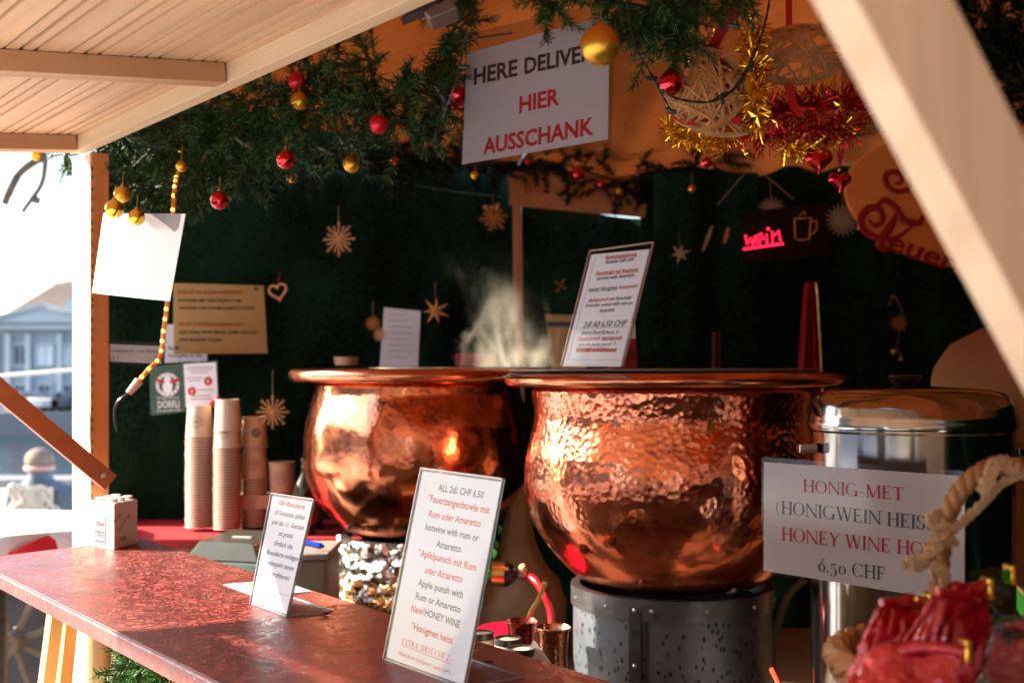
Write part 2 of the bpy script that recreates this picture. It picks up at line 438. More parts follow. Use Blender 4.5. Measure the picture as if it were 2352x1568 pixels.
# palace across the river: px -> metres at Y = 95
YB = 97.0; K = YB / F
def bx(px): return (px - CX) * K
def bz(py): return ZC - (py - HY) * K
BW = plain('palace_render', (.40, .44, .48), .8, 0, .06, .4)
BT = plain('palace_trim', (.50, .54, .56), .8, 0, .05, .4)
BR = plain('palace_roof', (.13, .10, .085), .8, 0, .25, .8, .3, .1)
BG = plain('palace_glass', (.10, .14, .20), .1, 0, .1)
BL = plain('palace_blind', (.80, .80, .80), .7, 0, .03)
pal = empty('palace', (bx(110), YB, -1.8), 'pale blue classical building with pediment and dark hipped roof across the river', 'building')
m = MB(); m.box(((bx(-16) + bx(520)) / 2, YB + 6, (bz(755) - 1.8) / 2), ((bx(520) - bx(-16)) / 2, 0, 0), (0, 6, 0), (0, 0, (bz(755) + 1.8) / 2)); build('wall', m, BW, pal)
m = MB()
zt, z0 = bz(627), bz(748)
m.add([(bx(-26), YB - .5, z0), (bx(535), YB - .5, z0), (bx(535), YB + 12.5, z0), (bx(-26), YB + 12.5, z0), (bx(88), YB + 4, bz(640)), (bx(440), YB + 4, bz(640)), (bx(440), YB + 8, bz(640)), (bx(88), YB + 8, bz(640))],
      [(0, 1, 5, 4), (1, 2, 6, 5), (2, 3, 7, 6), (3, 0, 4, 7), (4, 5, 6, 7), (3, 2, 1, 0)])
build('roof', m, BR, pal, smooth=False)
m = MB(); m.add([(bx(88), YB + 4, bz(642)), (bx(440), YB + 4, bz(642)), (bx(440), YB + 8, bz(642)), (bx(88), YB + 8, bz(642)), (bx(185), YB + 6, bz(608)), (bx(350), YB + 6, bz(608))], [(0, 1, 5, 4), (1, 2, 5), (2, 3, 4, 5), (3, 0, 4)]); build('upper_roof', m, plain('tan_tile_roof', (.24, .17, .12), .8), pal, smooth=False)
m = MB(); m.box((bx(143), YB + 5, bz(640)), (.45, 0, 0), (0, .45, 0), (0, 0, 1.1)); build('chimney', m, BT, pal)
m = MB(); m.box((bx(176), YB - .2, bz(708)), (.5, 0, 0), (0, .8, 0), (0, 0, .75)); build('dormer', m, BT, pal)
m = MB(); m.add([(bx(-30), YB - 1.1, bz(742)), (bx(250), YB - 1.1, bz(742)), (bx(110), YB - 1.1, bz(706)), (bx(-30), YB + 1, bz(742)), (bx(250), YB + 1, bz(742)), (bx(110), YB + 1, bz(706))],
      [(0, 1, 2), (3, 5, 4), (0, 2, 5, 3), (1, 4, 5, 2), (0, 3, 4, 1)]); pd = build('pediment', m, BT, pal, smooth=False)
m = MB()
for a, c in (((bx(-38), bz(743)), (bx(110), bz(700))), ((bx(110), bz(700)), (bx(258), bz(743)))):
    m.beam((a[0], YB - 1.2, a[1]), (c[0], YB - 1.2, c[1]), .35, .22)
build('raking_cornice', m, BT, pd)
m = MB(); m.box(((bx(-20) + bx(525)) / 2, YB - .3, bz(751)), ((bx(525) - bx(-20)) / 2, 0, 0), (0, .5, 0), (0, 0, .22)); build('cornice', m, BT, pal)
m = MB(); m.box(((bx(-16) + bx(525)) / 2, YB - .12, bz(935)), ((bx(525) - bx(-16)) / 2, 0, 0), (0, .2, 0), (0, 0, .15)); build('string_course', m, BT, pal)
for px in (-8, 22, 68, 140, 186, 232):
    m = MB(); m.box((bx(px), YB - .22, bz(870)), (.2, 0, 0), (0, .25, 0), (0, 0, 3.6)); build('pilaster', m, BT, pal)
def win(x, z, hw, hh, glass):
    mf = MB()
    mf.box((x, YB - .12, z + hh + .08), (hw + .14, 0, 0), (0, .1, 0), (0, 0, .08)); mf.box((x, YB - .12, z - hh - .08), (hw + .14, 0, 0), (0, .14, 0), (0, 0, .08))
    mf.box((x - hw - .07, YB - .12, z), (.07, 0, 0), (0, .1, 0), (0, 0, hh)); mf.box((x + hw + .07, YB - .12, z), (.07, 0, 0), (0, .1, 0), (0, 0, hh))
    mf.box((x, YB - .08, z), (.03, 0, 0), (0, .05, 0), (0, 0, hh))
    f = build('window', mf, BT, pal); g = MB(); g.box((x, YB - .02, z), (hw, 0, 0), (0, .03, 0), (0, 0, hh)); build('pane', g, glass, f)
for px in (48, 104, 162, 260, 330, 400):
    win(bx(px), bz(815), .48 if px != 104 else .62, .75, BL if px in (104, 162) else BG); win(bx(px), bz(905), .48, .72, BG)
for px in (48, 104, 162, 260, 330, 400): win(bx(px), bz(985), .5, .6, plain('dark_doorway', (.05, .03, .05), .6))
# awning bar, a thin pale line across the facade
m = MB(); m.tube([at(-60, 868, 7.0), at(250, 842, 7.0)], .011, 6); tag(build('cable', m, plain('pale_cable', (.7, .68, .6), .5)), 'thin pale cable stretched across the view of the palace', 'cable')

# neighbouring houses of the square, behind the photographer (seen in the copper)
for i, (x, y, wd, h, c) in enumerate(((-9, -17, 8, 13, (.34, .25, .16)), (2, -19, 6, 12, (.42, .36, .27)), (11, -17, 7, 14, (.30, .18, .12)), (19, -10, 5, 10, (.36, .30, .24)))):
    hs = empty('town_house', (x, y, 0), ['tan plastered town house with brown shutters on the square', 'cream town house in the middle of the row on the square', 'reddish town house with tall gable on the square', 'grey town house closing the square on the right'][i], 'house')
    m = MB(); m.box((x, y, h / 2), (wd / 2 + .6, 0, 0), (0, 3, 0), (0, 0, h / 2)); build('wall', m, plain('house_wall_%s' % 'abcd'[i], c, .8, 0, .08, 1), hs)
    m = MB(); m.prism([(x - wd / 2 - 1, y + 3.3, h), (x + wd / 2 + 1, y + 3.3, h), (x + wd / 2 + 1, y, h + 3), (x - wd / 2 - 1, y, h + 3)], (0, 0, .25)); build('roof', m, BR, hs)
    for k in range(9):
        m = MB(); m.box((x + (k % 3 - 1) * wd * .3, y + 3.03, 2 + (k // 3) * 3.1), (.5, 0, 0), (0, .05, 0), (0, 0, .8)); build('window', m, BG, hs)
# rows of houses closing the square on the left and the far bank (they keep the low sky out of the reflections)
hc = [(.26, .24, .22), (.34, .30, .24), (.22, .20, .19), (.30, .24, .19), (.28, .29, .30)]
for i in range(5):
    y = -26 + i * 8.2; h = 8.5 + (i * 37 % 5) * .5; x = -36
    hs = empty('town_house', (x, y, 0), ['grey', 'beige', 'dark grey', 'tan', 'pale grey'][i] + ' town house in the row left of the square, ' + ['first', 'second', 'third', 'fourth', 'last'][i] + ' towards the river', 'house')
    m = MB(); m.box((x, y, h / 2), (4, 0, 0), (0, 4.05, 0), (0, 0, h / 2)); build('wall', m, plain('row_wall_%s' % 'abcde'[i], hc[i], .8, 0, .08, 1), hs)
    m = MB(); m.prism([(x - 4.3, y - 4.08, h), (x + 4.3, y - 4.08, h), (x, y - 4.08, h + 2.6)], (0, 8.16, 0)); build('roof', m, BR, hs, smooth=False)
    for k in range(9):
        m = MB(); m.box((x + 4.03, y + (k % 3 - 1) * 2.5, 1.8 + (k // 3) * 2.7), (.05, 0, 0), (0, .5, 0), (0, 0, .75)); build('window', m, BG, hs)
for i in range(9):
    x = (-75 - i * 27) if i < 8 else 50; h = 11 + (i * 29 % 7) * .6
    hs = empty('bank_house', (x, 103, -1.8), 'house on the far bank, ' + ['first', 'second', 'third', 'fourth', 'fifth', 'sixth', 'seventh', 'eighth'][i] + ' to the left of the palace' if i < 8 else 'house on the far bank to the right of the palace', 'house')
    m = MB(); m.box((x, 103, h / 2 - 1.8), (13.3, 0, 0), (0, 6, 0), (0, 0, h / 2)); build('wall', m, plain('row_wall_%s' % 'abcde'[i % 5], hc[i % 5], .8, 0, .08, 1), hs)
    m = MB(); m.prism([(x - 13.4, 96.6, h - 1.8), (x - 13.4, 109.4, h - 1.8), (x - 13.4, 103, h + 3.5)], (26.8, 0, 0)); build('roof', m, BR, hs, smooth=False)
    for k in range(10):
        m = MB(); m.box((x + (k % 5 - 2) * 4.8, 96.97, 1 + (k // 5) * 3.6), (.8, 0, 0), (0, .05, 0), (0, 0, 1.1)); build('window', m, BG, hs)
# neighbouring stall opposite
op = empty('market_stall', (1.2, -4.6, 0), 'dark timber market stall on the far side of the lane', 'stall')
m = MB(); m.box((1.2, -4.9, .55), (1.8, 0, 0), (0, .8, 0), (0, 0, .55)); build('counter', m, DARKW, op)
m = MB(); m.prism([(-.9, -5.8, 2.3), (3.3, -5.8, 2.3), (3.3, -4.0, 2.05), (-.9, -4.0, 2.05)], (0, 0, .06)); build('roof', m, plain('red_awning', (.3, .03, .02), .8), op)
for x in (-.7, 3.1):
    m = MB(); m.beam((x, -4.2, 0), (x, -4.2, 2.1), .08, .08); build('post', m, DARKW, op)
m = MB(); m.box((1.2, -5.75, 1.6), (1.8, 0, 0), (0, .03, 0), (0, 0, .6)); build('back_wall', m, DARKW, op)

# ---------------------------------------------------------------- the stall: flap, posts, tent, curtains
ZE = 1.8186                       # underside of the flap's boards at the hinge
TH = .69; SL = -.093              # hinge line t and slope of the flap (falls outward)
def fl(s, q, dz=0):               # q metres outward from the hinge
    return st(s, TH - q, ZE + SL * q + dz)
flap = empty('roof_flap', st(1.0, TH, ZE), 'raised pale pine roof flap with grooved boards at top left', 'roof flap')
OUT = (-N + V((0, 0, SL))); UPF = V((0, 0, 1))
bw = .0785
first = None
prof = [(0, 0), (.036, 0), (.0375, .007), (.0405, .007), (.042, .0), (.054, 0), (.0555, .007), (.0585, .007), (.060, 0), (.0745, 0), (.076, .008), (.0785, .008)]
for i in range(14):
    m = MB(); q0 = i * bw - .0235; vs = []
    for s in (2.235, -.85):
        for (a, z) in prof: vs.append(fl(s, q0 + a, z))
        vs.append(fl(s, q0 + bw, .018)); vs.append(fl(s, q0, .018))
    k = len(prof) + 2
    fs = [(j, (j + 1) % k, k + (j + 1) % k, k + j) for j in range(k)] + [tuple(range(k))[::-1], tuple(range(k, 2 * k))]
    m.add(vs, fs); build('board', m, PINE, flap, smooth=False)
def batten(s, wdt, h, mat, q1=1.10, up=0):
    m = MB(); a, b2 = fl(s, .001, -h / 2 - .0005), fl(s, q1, -h / 2 - .0005)
    m.beam(a, b2, wdt, h); return build('batten', m, mat, flap, smooth=False, bevel=.0012)
batten(1.575, .035, .027, PINE_D); batten(2.215, .04, .027, PINE_D); batten(.75, .035, .027, PINE_D); batten(-.2, .035, .027, PINE_D)
m = MB(); m.beam(st(2.235, .7025, 1.805), st(-.85, .7025, 1.805), .023, .0275); build('hinge_batten', m, PINE_U, flap, smooth=False, bevel=.001)
m = MB(); m.beam(st(2.235, 1.10 * -1 + .69 - .015, ZE - .115), st(-.85, -.425, ZE - .115), .03, .05); build('edge_batten', m, PINE_U, flap, smooth=False)

# left corner post: wide face to the sun
post = empty('corner_post', st(2.24, .7275, 0), 'orange corner post at the left end with its outer face in full sun', 'post')
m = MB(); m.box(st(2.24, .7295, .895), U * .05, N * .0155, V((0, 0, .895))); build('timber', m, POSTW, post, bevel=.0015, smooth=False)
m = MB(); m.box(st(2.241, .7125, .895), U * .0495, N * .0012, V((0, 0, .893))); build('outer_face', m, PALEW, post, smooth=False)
m = MB()
for k in range(34):
    z = 1.12 + k * .0195 + random.uniform(-.004, .004)
    m.box(st(2.1895, .7145, z), U * .0006, N * .0012, V((0, 0, .0035)))
build('staple', m, IRON, post, kind='stuff', smooth=False)
# rest of the frame
def postat(x, y, label, h=2.05, w_=.05, mat=POSTW):
    m = MB(); m.box((x, y, h / 2), (w_ / 2, 0, 0), (0, w_ / 2, 0), (0, 0, h / 2)); o = build('post', m, mat, smooth=False); return tag(o, label, 'post')
Bx = at(1192, 850, 4.0)
m = MB(); m.tube([at(1187, 440, 4.0), at(1192, 850, 4.0), V((at(1203, 850, 4.0).x, 4.0, 0))], .016, 10); tag(build('tent_pole', m, POSTW), 'slim round orange pole at the back corner behind the steam', 'pole')

brace = empty('flap_brace', at(245, 1110, 2.13), 'orange brown diagonal brace bolted to the left post', 'brace')
e0, e1 = at(250, 1106, 2.10), at(-190, 736, 1.86)
dv = (e1 - e0).normalized(); upv = dv.cross(V((.55, -.83, 0))).normalized()
m = MB(); m.box((e0 + e1) / 2, (e1 - e0) / 2, upv * .0155, upv.cross(dv) * .009); build('timber', m, BRACE, brace, smooth=False, bevel=.001)
nn = upv.cross(dv).normalized();  nn = nn if nn.y < 0 else -nn
m = MB(); c0 = e0 + dv * .022 + nn * .010; m.tube([c0, c0 + nn * .003], .0045, 10); build('bolt', m, STEEL, brace)

# near brace on the right, strongly out of focus
m = MB()
p0, p1 = at(2560, 1010, .585), at(1968, -120, .515)
d = (p1 - p0).normalized(); th_ = (U - d * U.dot(d)).normalized(); wd_ = d.cross(th_).normalized()
m.box((p0 + p1) / 2, (p1 - p0) / 2, th_ * .010, wd_ * .029)
tag(build('near_brace', m, PALEW, smooth=False, bevel=.001), 'broad pale timber brace crossing the right foreground out of focus', 'brace')

# tent roof cloth
PK = V((.6, 2.3, 2.70)); eave = [V((-.79, 2.19, 1.845)), V((-1.09, 3.2, 2.16)), at(1178, 400, 4.03), V((1.1, 4.05, 2.02)), V((2.6, 3.7, 2.0)), V((2.7, .8, 1.9)), st(-.85, .76, 1.85)]
tent = empty('tent_roof', PK, 'orange tan translucent cloth roof glowing inside the stall', 'roof')
for i in range(len(eave)):
    a, b2 = eave[i], eave[(i + 1) % len(eave)]
    def f(u_, v_, a=a, b2=b2):
        p = (a * (1 - u_) + b2 * u_) * (1 - v_) + PK * v_
        sag = -.10 * math.sin(math.pi * v_) * math.sin(math.pi * u_)
        cr = .022 * noise.noise(V((u_ * 9 + a.x * 3, v_ * 1.5, 1))) * (1 - v_) + .012 * math.sin(14 * u_ + 5 * v_) * math.sin(math.pi * u_) * (1 - v_)
        return p + V((0, 0, sag + cr))
    m = MB(); m.grid(f, 40, 24); build('roof_panel', m, TENT, tent, angle=180)

# felt walls
def drape(name, pts, zb, zt, label, fold=.02, nf=9, diag=0.0, mat=FELT, cut=None):
    P_ = [V((p[0], p[1], 0)) for p in pts]; L = [0]
    for a, b2 in zip(P_, P_[1:]): L.append(L[-1] + (b2 - a).length)
    T_ = L[-1]
    zts = zt if isinstance(zt, tuple) else (zt, zt)
    def f(u_, v_):
        zt = zts[0] + (zts[1] - zts[0]) * u_; d = u_ * T_; i = 0
        while i < len(L) - 2 and d > L[i + 1]: i += 1
        k = (d - L[i]) / (L[i + 1] - L[i]); p = P_[i].lerp(P_[i + 1], k); t = (P_[i + 1] - P_[i]).normalized(); n_ = V((t.y, -t.x, 0))
        z = zb + (zt - zb) * v_
        w_ = math.sin((d + diag * z) * nf) + .6 * math.sin((d - .6 * diag * z) * nf * 2.3 + 1.3) + 1.2 * noise.noise(V((d * 3, z * 1.2, 5)))
        return p + n_ * w_ * fold + V((0, 0, z))
    m = MB(); m.grid(f, int(T_ * 60), 30); return tag(build(name, m, mat, angle=180), label, 'wall hanging')
drape('felt_wall', [(-1.085, 3.2), (-.98, 3.36), (.02, 4.06)], 0, 2.15, 'dark green felt hanging wall on the left behind the cup stacks', .024, 8, 1.1)
def D_(px, Y): return ((px - CX) / F * Y, Y)
drape('felt_curtain', [D_(1182, 4.06), D_(1495, 4.06)], 0, (at(0, 474, 4.06).z, at(0, 503, 4.06).z), 'green curtain below the wooden board at the back corner', .018, 12)
drape('felt_curtain', [D_(1470, 4.0), D_(1900, 3.95), D_(2350, 3.6), (2.65, 3.2), (2.65, .9), (1.25, -.30)], 0, 2.06, 'dark green folded curtain behind the lit sign and oval board', .028, 17)
drape('curtain_swag', [D_(1500, 3.75), D_(1740, 3.72)], at(0, 800, 3.7).z, at(0, 395, 3.7).z, 'bunched green cloth hanging left of the lit sign', .03, 22)

# back hatch board with light gap
hb = empty('back_hatch', at(1180, 490, 4.0), 'wooden hatch board with a bright gap under it at the back corner', 'hatch')
a, b2 = at(1170, 453, 3.98), at(1482, 482, 3.98)
m = MB(); m.beam(a, b2, .02, .052); build('lower_rail', m, POSTW, hb, smooth=False)
m = MB(); m.prism([at(1172, 390, 4.0), at(1480, 390, 4.0), at(1480, 465, 4.0), at(1172, 435, 4.0)], (0, .01, 0)); build('upper_board', m, POSTW, hb, smooth=False)
m = MB(); m.beam(at(1181, 385, 3.97), at(1190, 450, 3.97), .022, .05); build('stile', m, POSTW, hb, smooth=False)

# counter
CZ = 1.095
m = MB()
poly = [st(2.173, .80), st(2.095, .487), st(-.85, .487), st(-.85, .80)]
m.prism([V((p.x, p.y, CZ)) for p in poly], (0, 0, -.022))
cnt = build('counter', m, OSB, bevel=.0025, smooth=False); tag(cnt, 'dark red painted chipboard counter running across the foreground', 'counter')
m = MB(); m.prism([st(2.098, .4868, CZ - .0022), st(-.85, .4868, CZ - .0022), st(-.85, .4900, CZ + .0003), st(2.098, .4900, CZ + .0003)], V((0, 0, -.0012)))
build('worn_edge', m, plain('worn_board_edge', (.34, .27, .34), .5, 0, .5, 60, .5), cnt, smooth=False)
# wall under the counter
m = MB(); m.prism([st(2.12, .665, 0), st(-.85, .665, 0), st(-.85, .69, 0), st(2.12, .69, 0)], (0, 0, CZ - .03)); 
tag(build('counter_front_panel', m, plain('cream_panel', (.66, .58, .44), .7, 0, .08, 5), smooth=False), 'cream panel under the red counter', 'panel')
# inner furniture
m = MB(); m.box((.45, 2.6, .70), (.9, 0, 0), (0, .62, 0), (0, 0, .02)); t_ = build('stove_table', m, DARKW, smooth=False, bevel=.003); tag(t_, 'dark low table under the copper kettles', 'table')
for x, y in ((-.38, 2.05), (1.25, 2.05), (-.38, 3.15), (1.25, 3.15)):
    m = MB(); m.box((x, y, .34), (.03, 0, 0), (0, .03, 0), (0, 0, .34)); build('leg', m, DARKW, t_, smooth=False)
m = MB(); m.box((.3, 1.72, .70), (.55, 0, 0), (0, .22, 0), (0, 0, .02)); t_ = build('side_table', m, DARKW, smooth=False, bevel=.003); tag(t_, 'low table behind the counter carrying mugs and the steel urn', 'table')
for x, y in ((-.2, 1.55), (.8, 1.55), (-.2, 1.88), (.8, 1.88)):
    m = MB(); m.box((x, y, .34), (.03, 0, 0), (0, .03, 0), (0, 0, .34)); build('leg', m, DARKW, t_, smooth=False)
SZ = 0.993
sh = empty('back_shelf', at(560, 1300, 3.1), 'wooden shelf under red cloth carrying the paper cup stacks', 'shelf')
def shx(px, Y): return (px - CX) / F * Y
m = MB(); m.box((-.72, 3.14, SZ - .012), (.36, 0, 0), (0, .19, 0), (0, 0, .012)); build('red_cloth', m, REDCL, sh, bevel=.003)
m = MB(); m.box((-.72, 3.14, SZ - .26), (.34, 0, 0), (0, .17, 0), (0, 0, .234)); build('cabinet', m, wood('cabinet_timber', (.34, .20, .08), (.25, .13, .05), (1, 0, 0)), sh, smooth=False)
m = MB(); m.box((-.64, 2.72, .476), (.20, 0, 0), (0, .14, 0), (0, 0, .476))
tag(build('work_cabinet', m, plain('grey_cabinet', (.14, .15, .13), .5), smooth=False), 'dark grey cabinet under the cash box', 'cabinet')
# ================================================================ TEXT
_tc = {}
def textmesh(s, shear=0.0, bold=0.0, serif=False):
    k = (s, shear, bold, serif)
    if k in _tc: return _tc[k]
    c = bpy.data.curves.new('t', 'FONT'); c.body = s; c.shear = shear; c.offset = bold; c.resolution_u = 2; c.size = 1 / .7286
    o = bpy.data.objects.new('t', c); me = bpy.data.meshes.new_from_object(o)
    vs = [v.co.copy() for v in me.vertices]; fs = [tuple(p.vertices) for p in me.polygons]
    bpy.data.objects.remove(o); bpy.data.meshes.remove(me)
    x0, x1 = min(v.x for v in vs), max(v.x for v in vs)
    r = ([((v.x - x0) / (x1 - x0), v.y) for v in vs], fs, x1 - x0); _tc[k] = r; return r

# a hand made roman capital face: strokes in units of the cap height
def serif_glyphs():
    G = {}; T, t, h, sw = .145, .06, .042, .08
    def rect(a, b, c, d): return [(a, b), (c, b), (c, d), (a, d)]
    def stem(x, y0=0, y1=1, w=T, lo=1, hi=1):
        o = [rect(x, y0, x + w, y1)]
        if lo: o.append(rect(x - sw, y0, x + w + sw, y0 + h))
        if hi: o.append(rect(x - sw, y1 - h, x + w + sw, y1))
        return o
    def dg(x0, y0, x1, y1, w): return [[(x0, y0), (x0 + w, y0), (x1 + w, y1), (x1, y1)]]
    def arc(cx, cy, rx, ry, a0, a1, T1=T, t1=t, n=22):
        o = []
        for i in range(n):
            q = []
            for a in (a0 + (a1 - a0) * i / n, a0 + (a1 - a0) * (i + 1) / n):
                ar = R(a); wd = t1 + (T1 - t1) * abs(math.cos(ar)) ** 1.5
                q.append(((cx + rx * math.cos(ar), cy + ry * math.sin(ar)), (cx + (rx - wd) * math.cos(ar), cy + (ry - t1 * 1.1 if ry > t1 else ry) * math.sin(ar) if False else cy + (ry - wd * .55) * math.sin(ar))))
            o.append([q[0][0], q[1][0], q[1][1], q[0][1]])
        return o
    G['H'] = (stem(.08) + stem(.62) + [rect(.2, .48, .62, .48 + t)], .82)
    G['I'] = (stem(.08), .30)
    G['O'] = (arc(.42, .5, .42, .52, 0, 360), .86)
    G['N'] = (stem(.08, w=t, hi=0) + dg(.70, 0, .02, 1, T) + stem(.72, w=t, lo=0), .84)
    G['M'] = (stem(.10, w=t, hi=0) + dg(.42, 0, .06, 1, T) + dg(.44, 0, .82, 1, t) + stem(.82) + [rect(0, 1 - h, .2, 1)], 1.02)
    G['G'] = (arc(.42, .5, .42, .52, 42, 318) + stem(.66, .0, .42, lo=0) + [rect(.66, .0, .78, .12)], .90)
    G['C'] = (arc(.42, .5, .42, .52, 42, 318) + [rect(.72, .72, .75, .98), rect(.72, .02, .75, .2)], .80)
    e = stem(.08) + [rect(.1, 1 - t, .56, 1), rect(.1, .48, .44, .48 + t), rect(.53, .80, .57, 1), rect(.41, .40, .445, .62)]
    G['F'] = (e, .62); G['E'] = (e + [rect(.1, 0, .58, t), rect(.56, 0, .60, .22)], .66)
    G['T'] = (stem(.30, hi=0) + [rect(.0, 1 - t, .72, 1), rect(0, .78, .035, 1), rect(.69, .78, .725, 1)], .74)
    G['W'] = (dg(.26, 0, .0, 1, T) + dg(.30, 0, .52, 1, t) + dg(.70, 0, .44, 1, T) + dg(.75, 0, .98, 1, t) + [rect(-.06, 1 - h, .2, 1), rect(.38, 1 - h, .62, 1), rect(.9, 1 - h, 1.1, 1)], 1.08)
    G['Y'] = (dg(.34, .45, .04, 1, T) + dg(.38, .45, .68, 1, t) + stem(.30, 0, .5, hi=0) + [rect(-.03, 1 - h, .23, 1), rect(.6, 1 - h, .80, 1)], .76)
    G['X'] = (dg(.56, 0, .04, 1, T) + dg(.06, 0, .60, 1, t) + [rect(0, 0, .2, h), rect(.5, 0, .78, h), rect(0, 1 - h, .24, 1), rect(.5, 1 - h, .74, 1)], .78)
    G['A'] = (dg(.06, 0, .36, 1, t) + dg(.66, 0, .30, 1, T) + [rect(.16, .3, .6, .3 + t), rect(0, 0, .2, h), rect(.56, 0, .86, h)], .84)
    rr = stem(.08) + arc(.22, .74, .30, .26, -90, 90) + [rect(.12, 1 - t, .24, 1), rect(.12, .48, .24, .48 + t)]
    G['R'] = (rr + dg(.60, 0, .26, .5, T) + [rect(.58, 0, .82, h)], .80)
    s = arc(.28, .75, .25, .27, 20, 270) + arc(.28, .26, .27, .28, -160, 90)
    G['S'] = (s + [rect(.47, .74, .50, 1.0), rect(.02, .0, .05, .28)], .60)
    G['6'] = (arc(.28, .31, .27, .33, 0, 360) + [[(.02, .35), (.10, .35), (.48, 1.0), (.40, 1.0)]], .60)
    G['5'] = (arc(.24, .10, .26, .33, -150, 110) + [rect(.10, .36, .15, .70), rect(.10, .62, .46, .72)], .56)
    G['0'] = (arc(.28, .33, .27, .35, 0, 360), .60)
    G['2'] = (arc(.26, .76, .24, .26, -30, 165) + [[(.0, .0), (.12, .0), (.48, .62), (.40, .68)], rect(0, 0, .52, .1)], .58)
    G['.'] = (arc(.08, .07, .07, .07, 0, 360, .07, .07, 8), .20)
    G['-'] = ([rect(.03, .30, .34, .37)], .38)
    G['('] = (arc(.40, .42, .38, .66, 125, 235, .07, .02), .34); G[')'] = (arc(-.08, .42, .38, .66, -55, 55, .07, .02), .34)
    return G
SG = serif_glyphs()
def seriftext(s):
    k = ('serif', s)
    if k in _tc: return _tc[k]
    vs, fs, x = [], [], 0
    for ch in s:
        if ch == ' ': x += .34; continue
        polys, adv = SG[ch]
        for p in polys:
            b = len(vs); vs += [(x + a, y) for a, y in p]
            ar = sum(p[i][0] * p[(i + 1) % len(p)][1] - p[(i + 1) % len(p)][0] * p[i][1] for i in range(len(p)))
            f = tuple(range(b, b + len(p))); fs.append(f if ar > 0 else f[::-1])
        x += adv + .045
    x0, x1 = min(v[0] for v in vs), max(v[0] for v in vs)
    r = ([((a - x0) / (x1 - x0), y) for a, y in vs], fs, x1 - x0); _tc[k] = r; return r

class Face:
    """a flat printed surface in the place; print is laid out on it from measured baselines"""
    def __init__(s, P, n, up): s.P = V(P); s.n = V(n).normalized(); s.up = V(up)
    def h(s, px, py): return hit(px, py, s.P, s.n)
    def line(s, parent, txt, a, b, cap, mat, shear=0.0, bold=0.0, serif=False, off=.0006, name='lettering', slant=0):
        A, B = s.h(*a), s.h(*b)
        up = s.up - (s.n * s.up.dot(s.n)); up.normalize()
        ch = (s.h(a[0], a[1] - cap) - A).length * .5 + (s.h(b[0], b[1] - cap) - B).length * .5
        vs, fs, _ = seriftext(txt) if serif else textmesh(txt, shear, bold)
        nrm = s.n if s.n.dot(V((0, 0, ZC)) - s.P) > 0 else -s.n
        m = MB(); k = 0.0
        m.add([A + (B - A) * x + up * (y * ch) + nrm * (off + .00004 * (i % 2) * 0) for i, (x, y) in enumerate(vs)], fs)
        return build(name, m, mat, parent, smooth=False)
    def rule(s, parent, a, b, wpx, mat, off=.0006, name='rule'):
        A, B = s.h(*a), s.h(*b); up = s.up.normalized(); w_ = (s.h(a[0], a[1] + wpx) - A).length
        nrm = s.n if s.n.dot(V((0, 0, ZC)) - s.P) > 0 else -s.n
        m = MB(); m.add([A + nrm * off, B + nrm * off, B + up * w_ + nrm * off, A + up * w_ + nrm * off], [(0, 1, 2, 3)])
        return build(name, m, mat, parent, smooth=False)
    def poly(s, parent, pts, mat, off=.0006, name='print'):
        nrm = s.n if s.n.dot(V((0, 0, ZC)) - s.P) > 0 else -s.n
        m = MB(); m.add([s.h(*p) + nrm * off for p in pts], [tuple(range(len(pts)))]); return build(name, m, mat, parent, smooth=False)
def face3(TL, BL, BR):
    n = (TL - BL).cross(BR - BL).normalized()
    return Face(BL, n, (TL - BL))
def panel(name, f, pts, th, mat, parent=None, front=0.0, round_=0, **k):
    """a thin slab on the plane of f with the outline pts (pixels)"""
    nrm = f.n if f.n.dot(V((0, 0, ZC)) - f.P) > 0 else -f.n
    P_ = [f.h(*p) + nrm * front for p in pts]
    if round_:
        Q = []
        for i, p in enumerate(P_):
            a = (P_[i - 1] - p).normalized(); b = (P_[(i + 1) % len(P_)] - p).normalized()
            for j in range(5):
                t = j / 4; Q.append(p + a * round_ * (1 - t) ** 2 + b * round_ * t ** 2)
        P_ = Q
    m = MB(); m.prism(P_, -nrm * th); return build(name, m, mat, parent, smooth=False, **k)
def conv(sx, x0, y0): return lambda x, y: (x0 + x / sx, y0 + y / sx)
c2 = conv(2.844, 735, 0); c2b = conv(3.2, 918.75, 0); c5 = conv(2.415, 0, 918.75); c6 = conv(3.0115, 612.5, 704.4)
c7 = conv(3.491, 735, 1163.75); c8 = conv(2.845, 1163.75, 490); cH = conv(2.032, 1653.75, 796.25); c4 = conv(3.2, 0, 490); c3 = conv(2.56, 1470, 0)

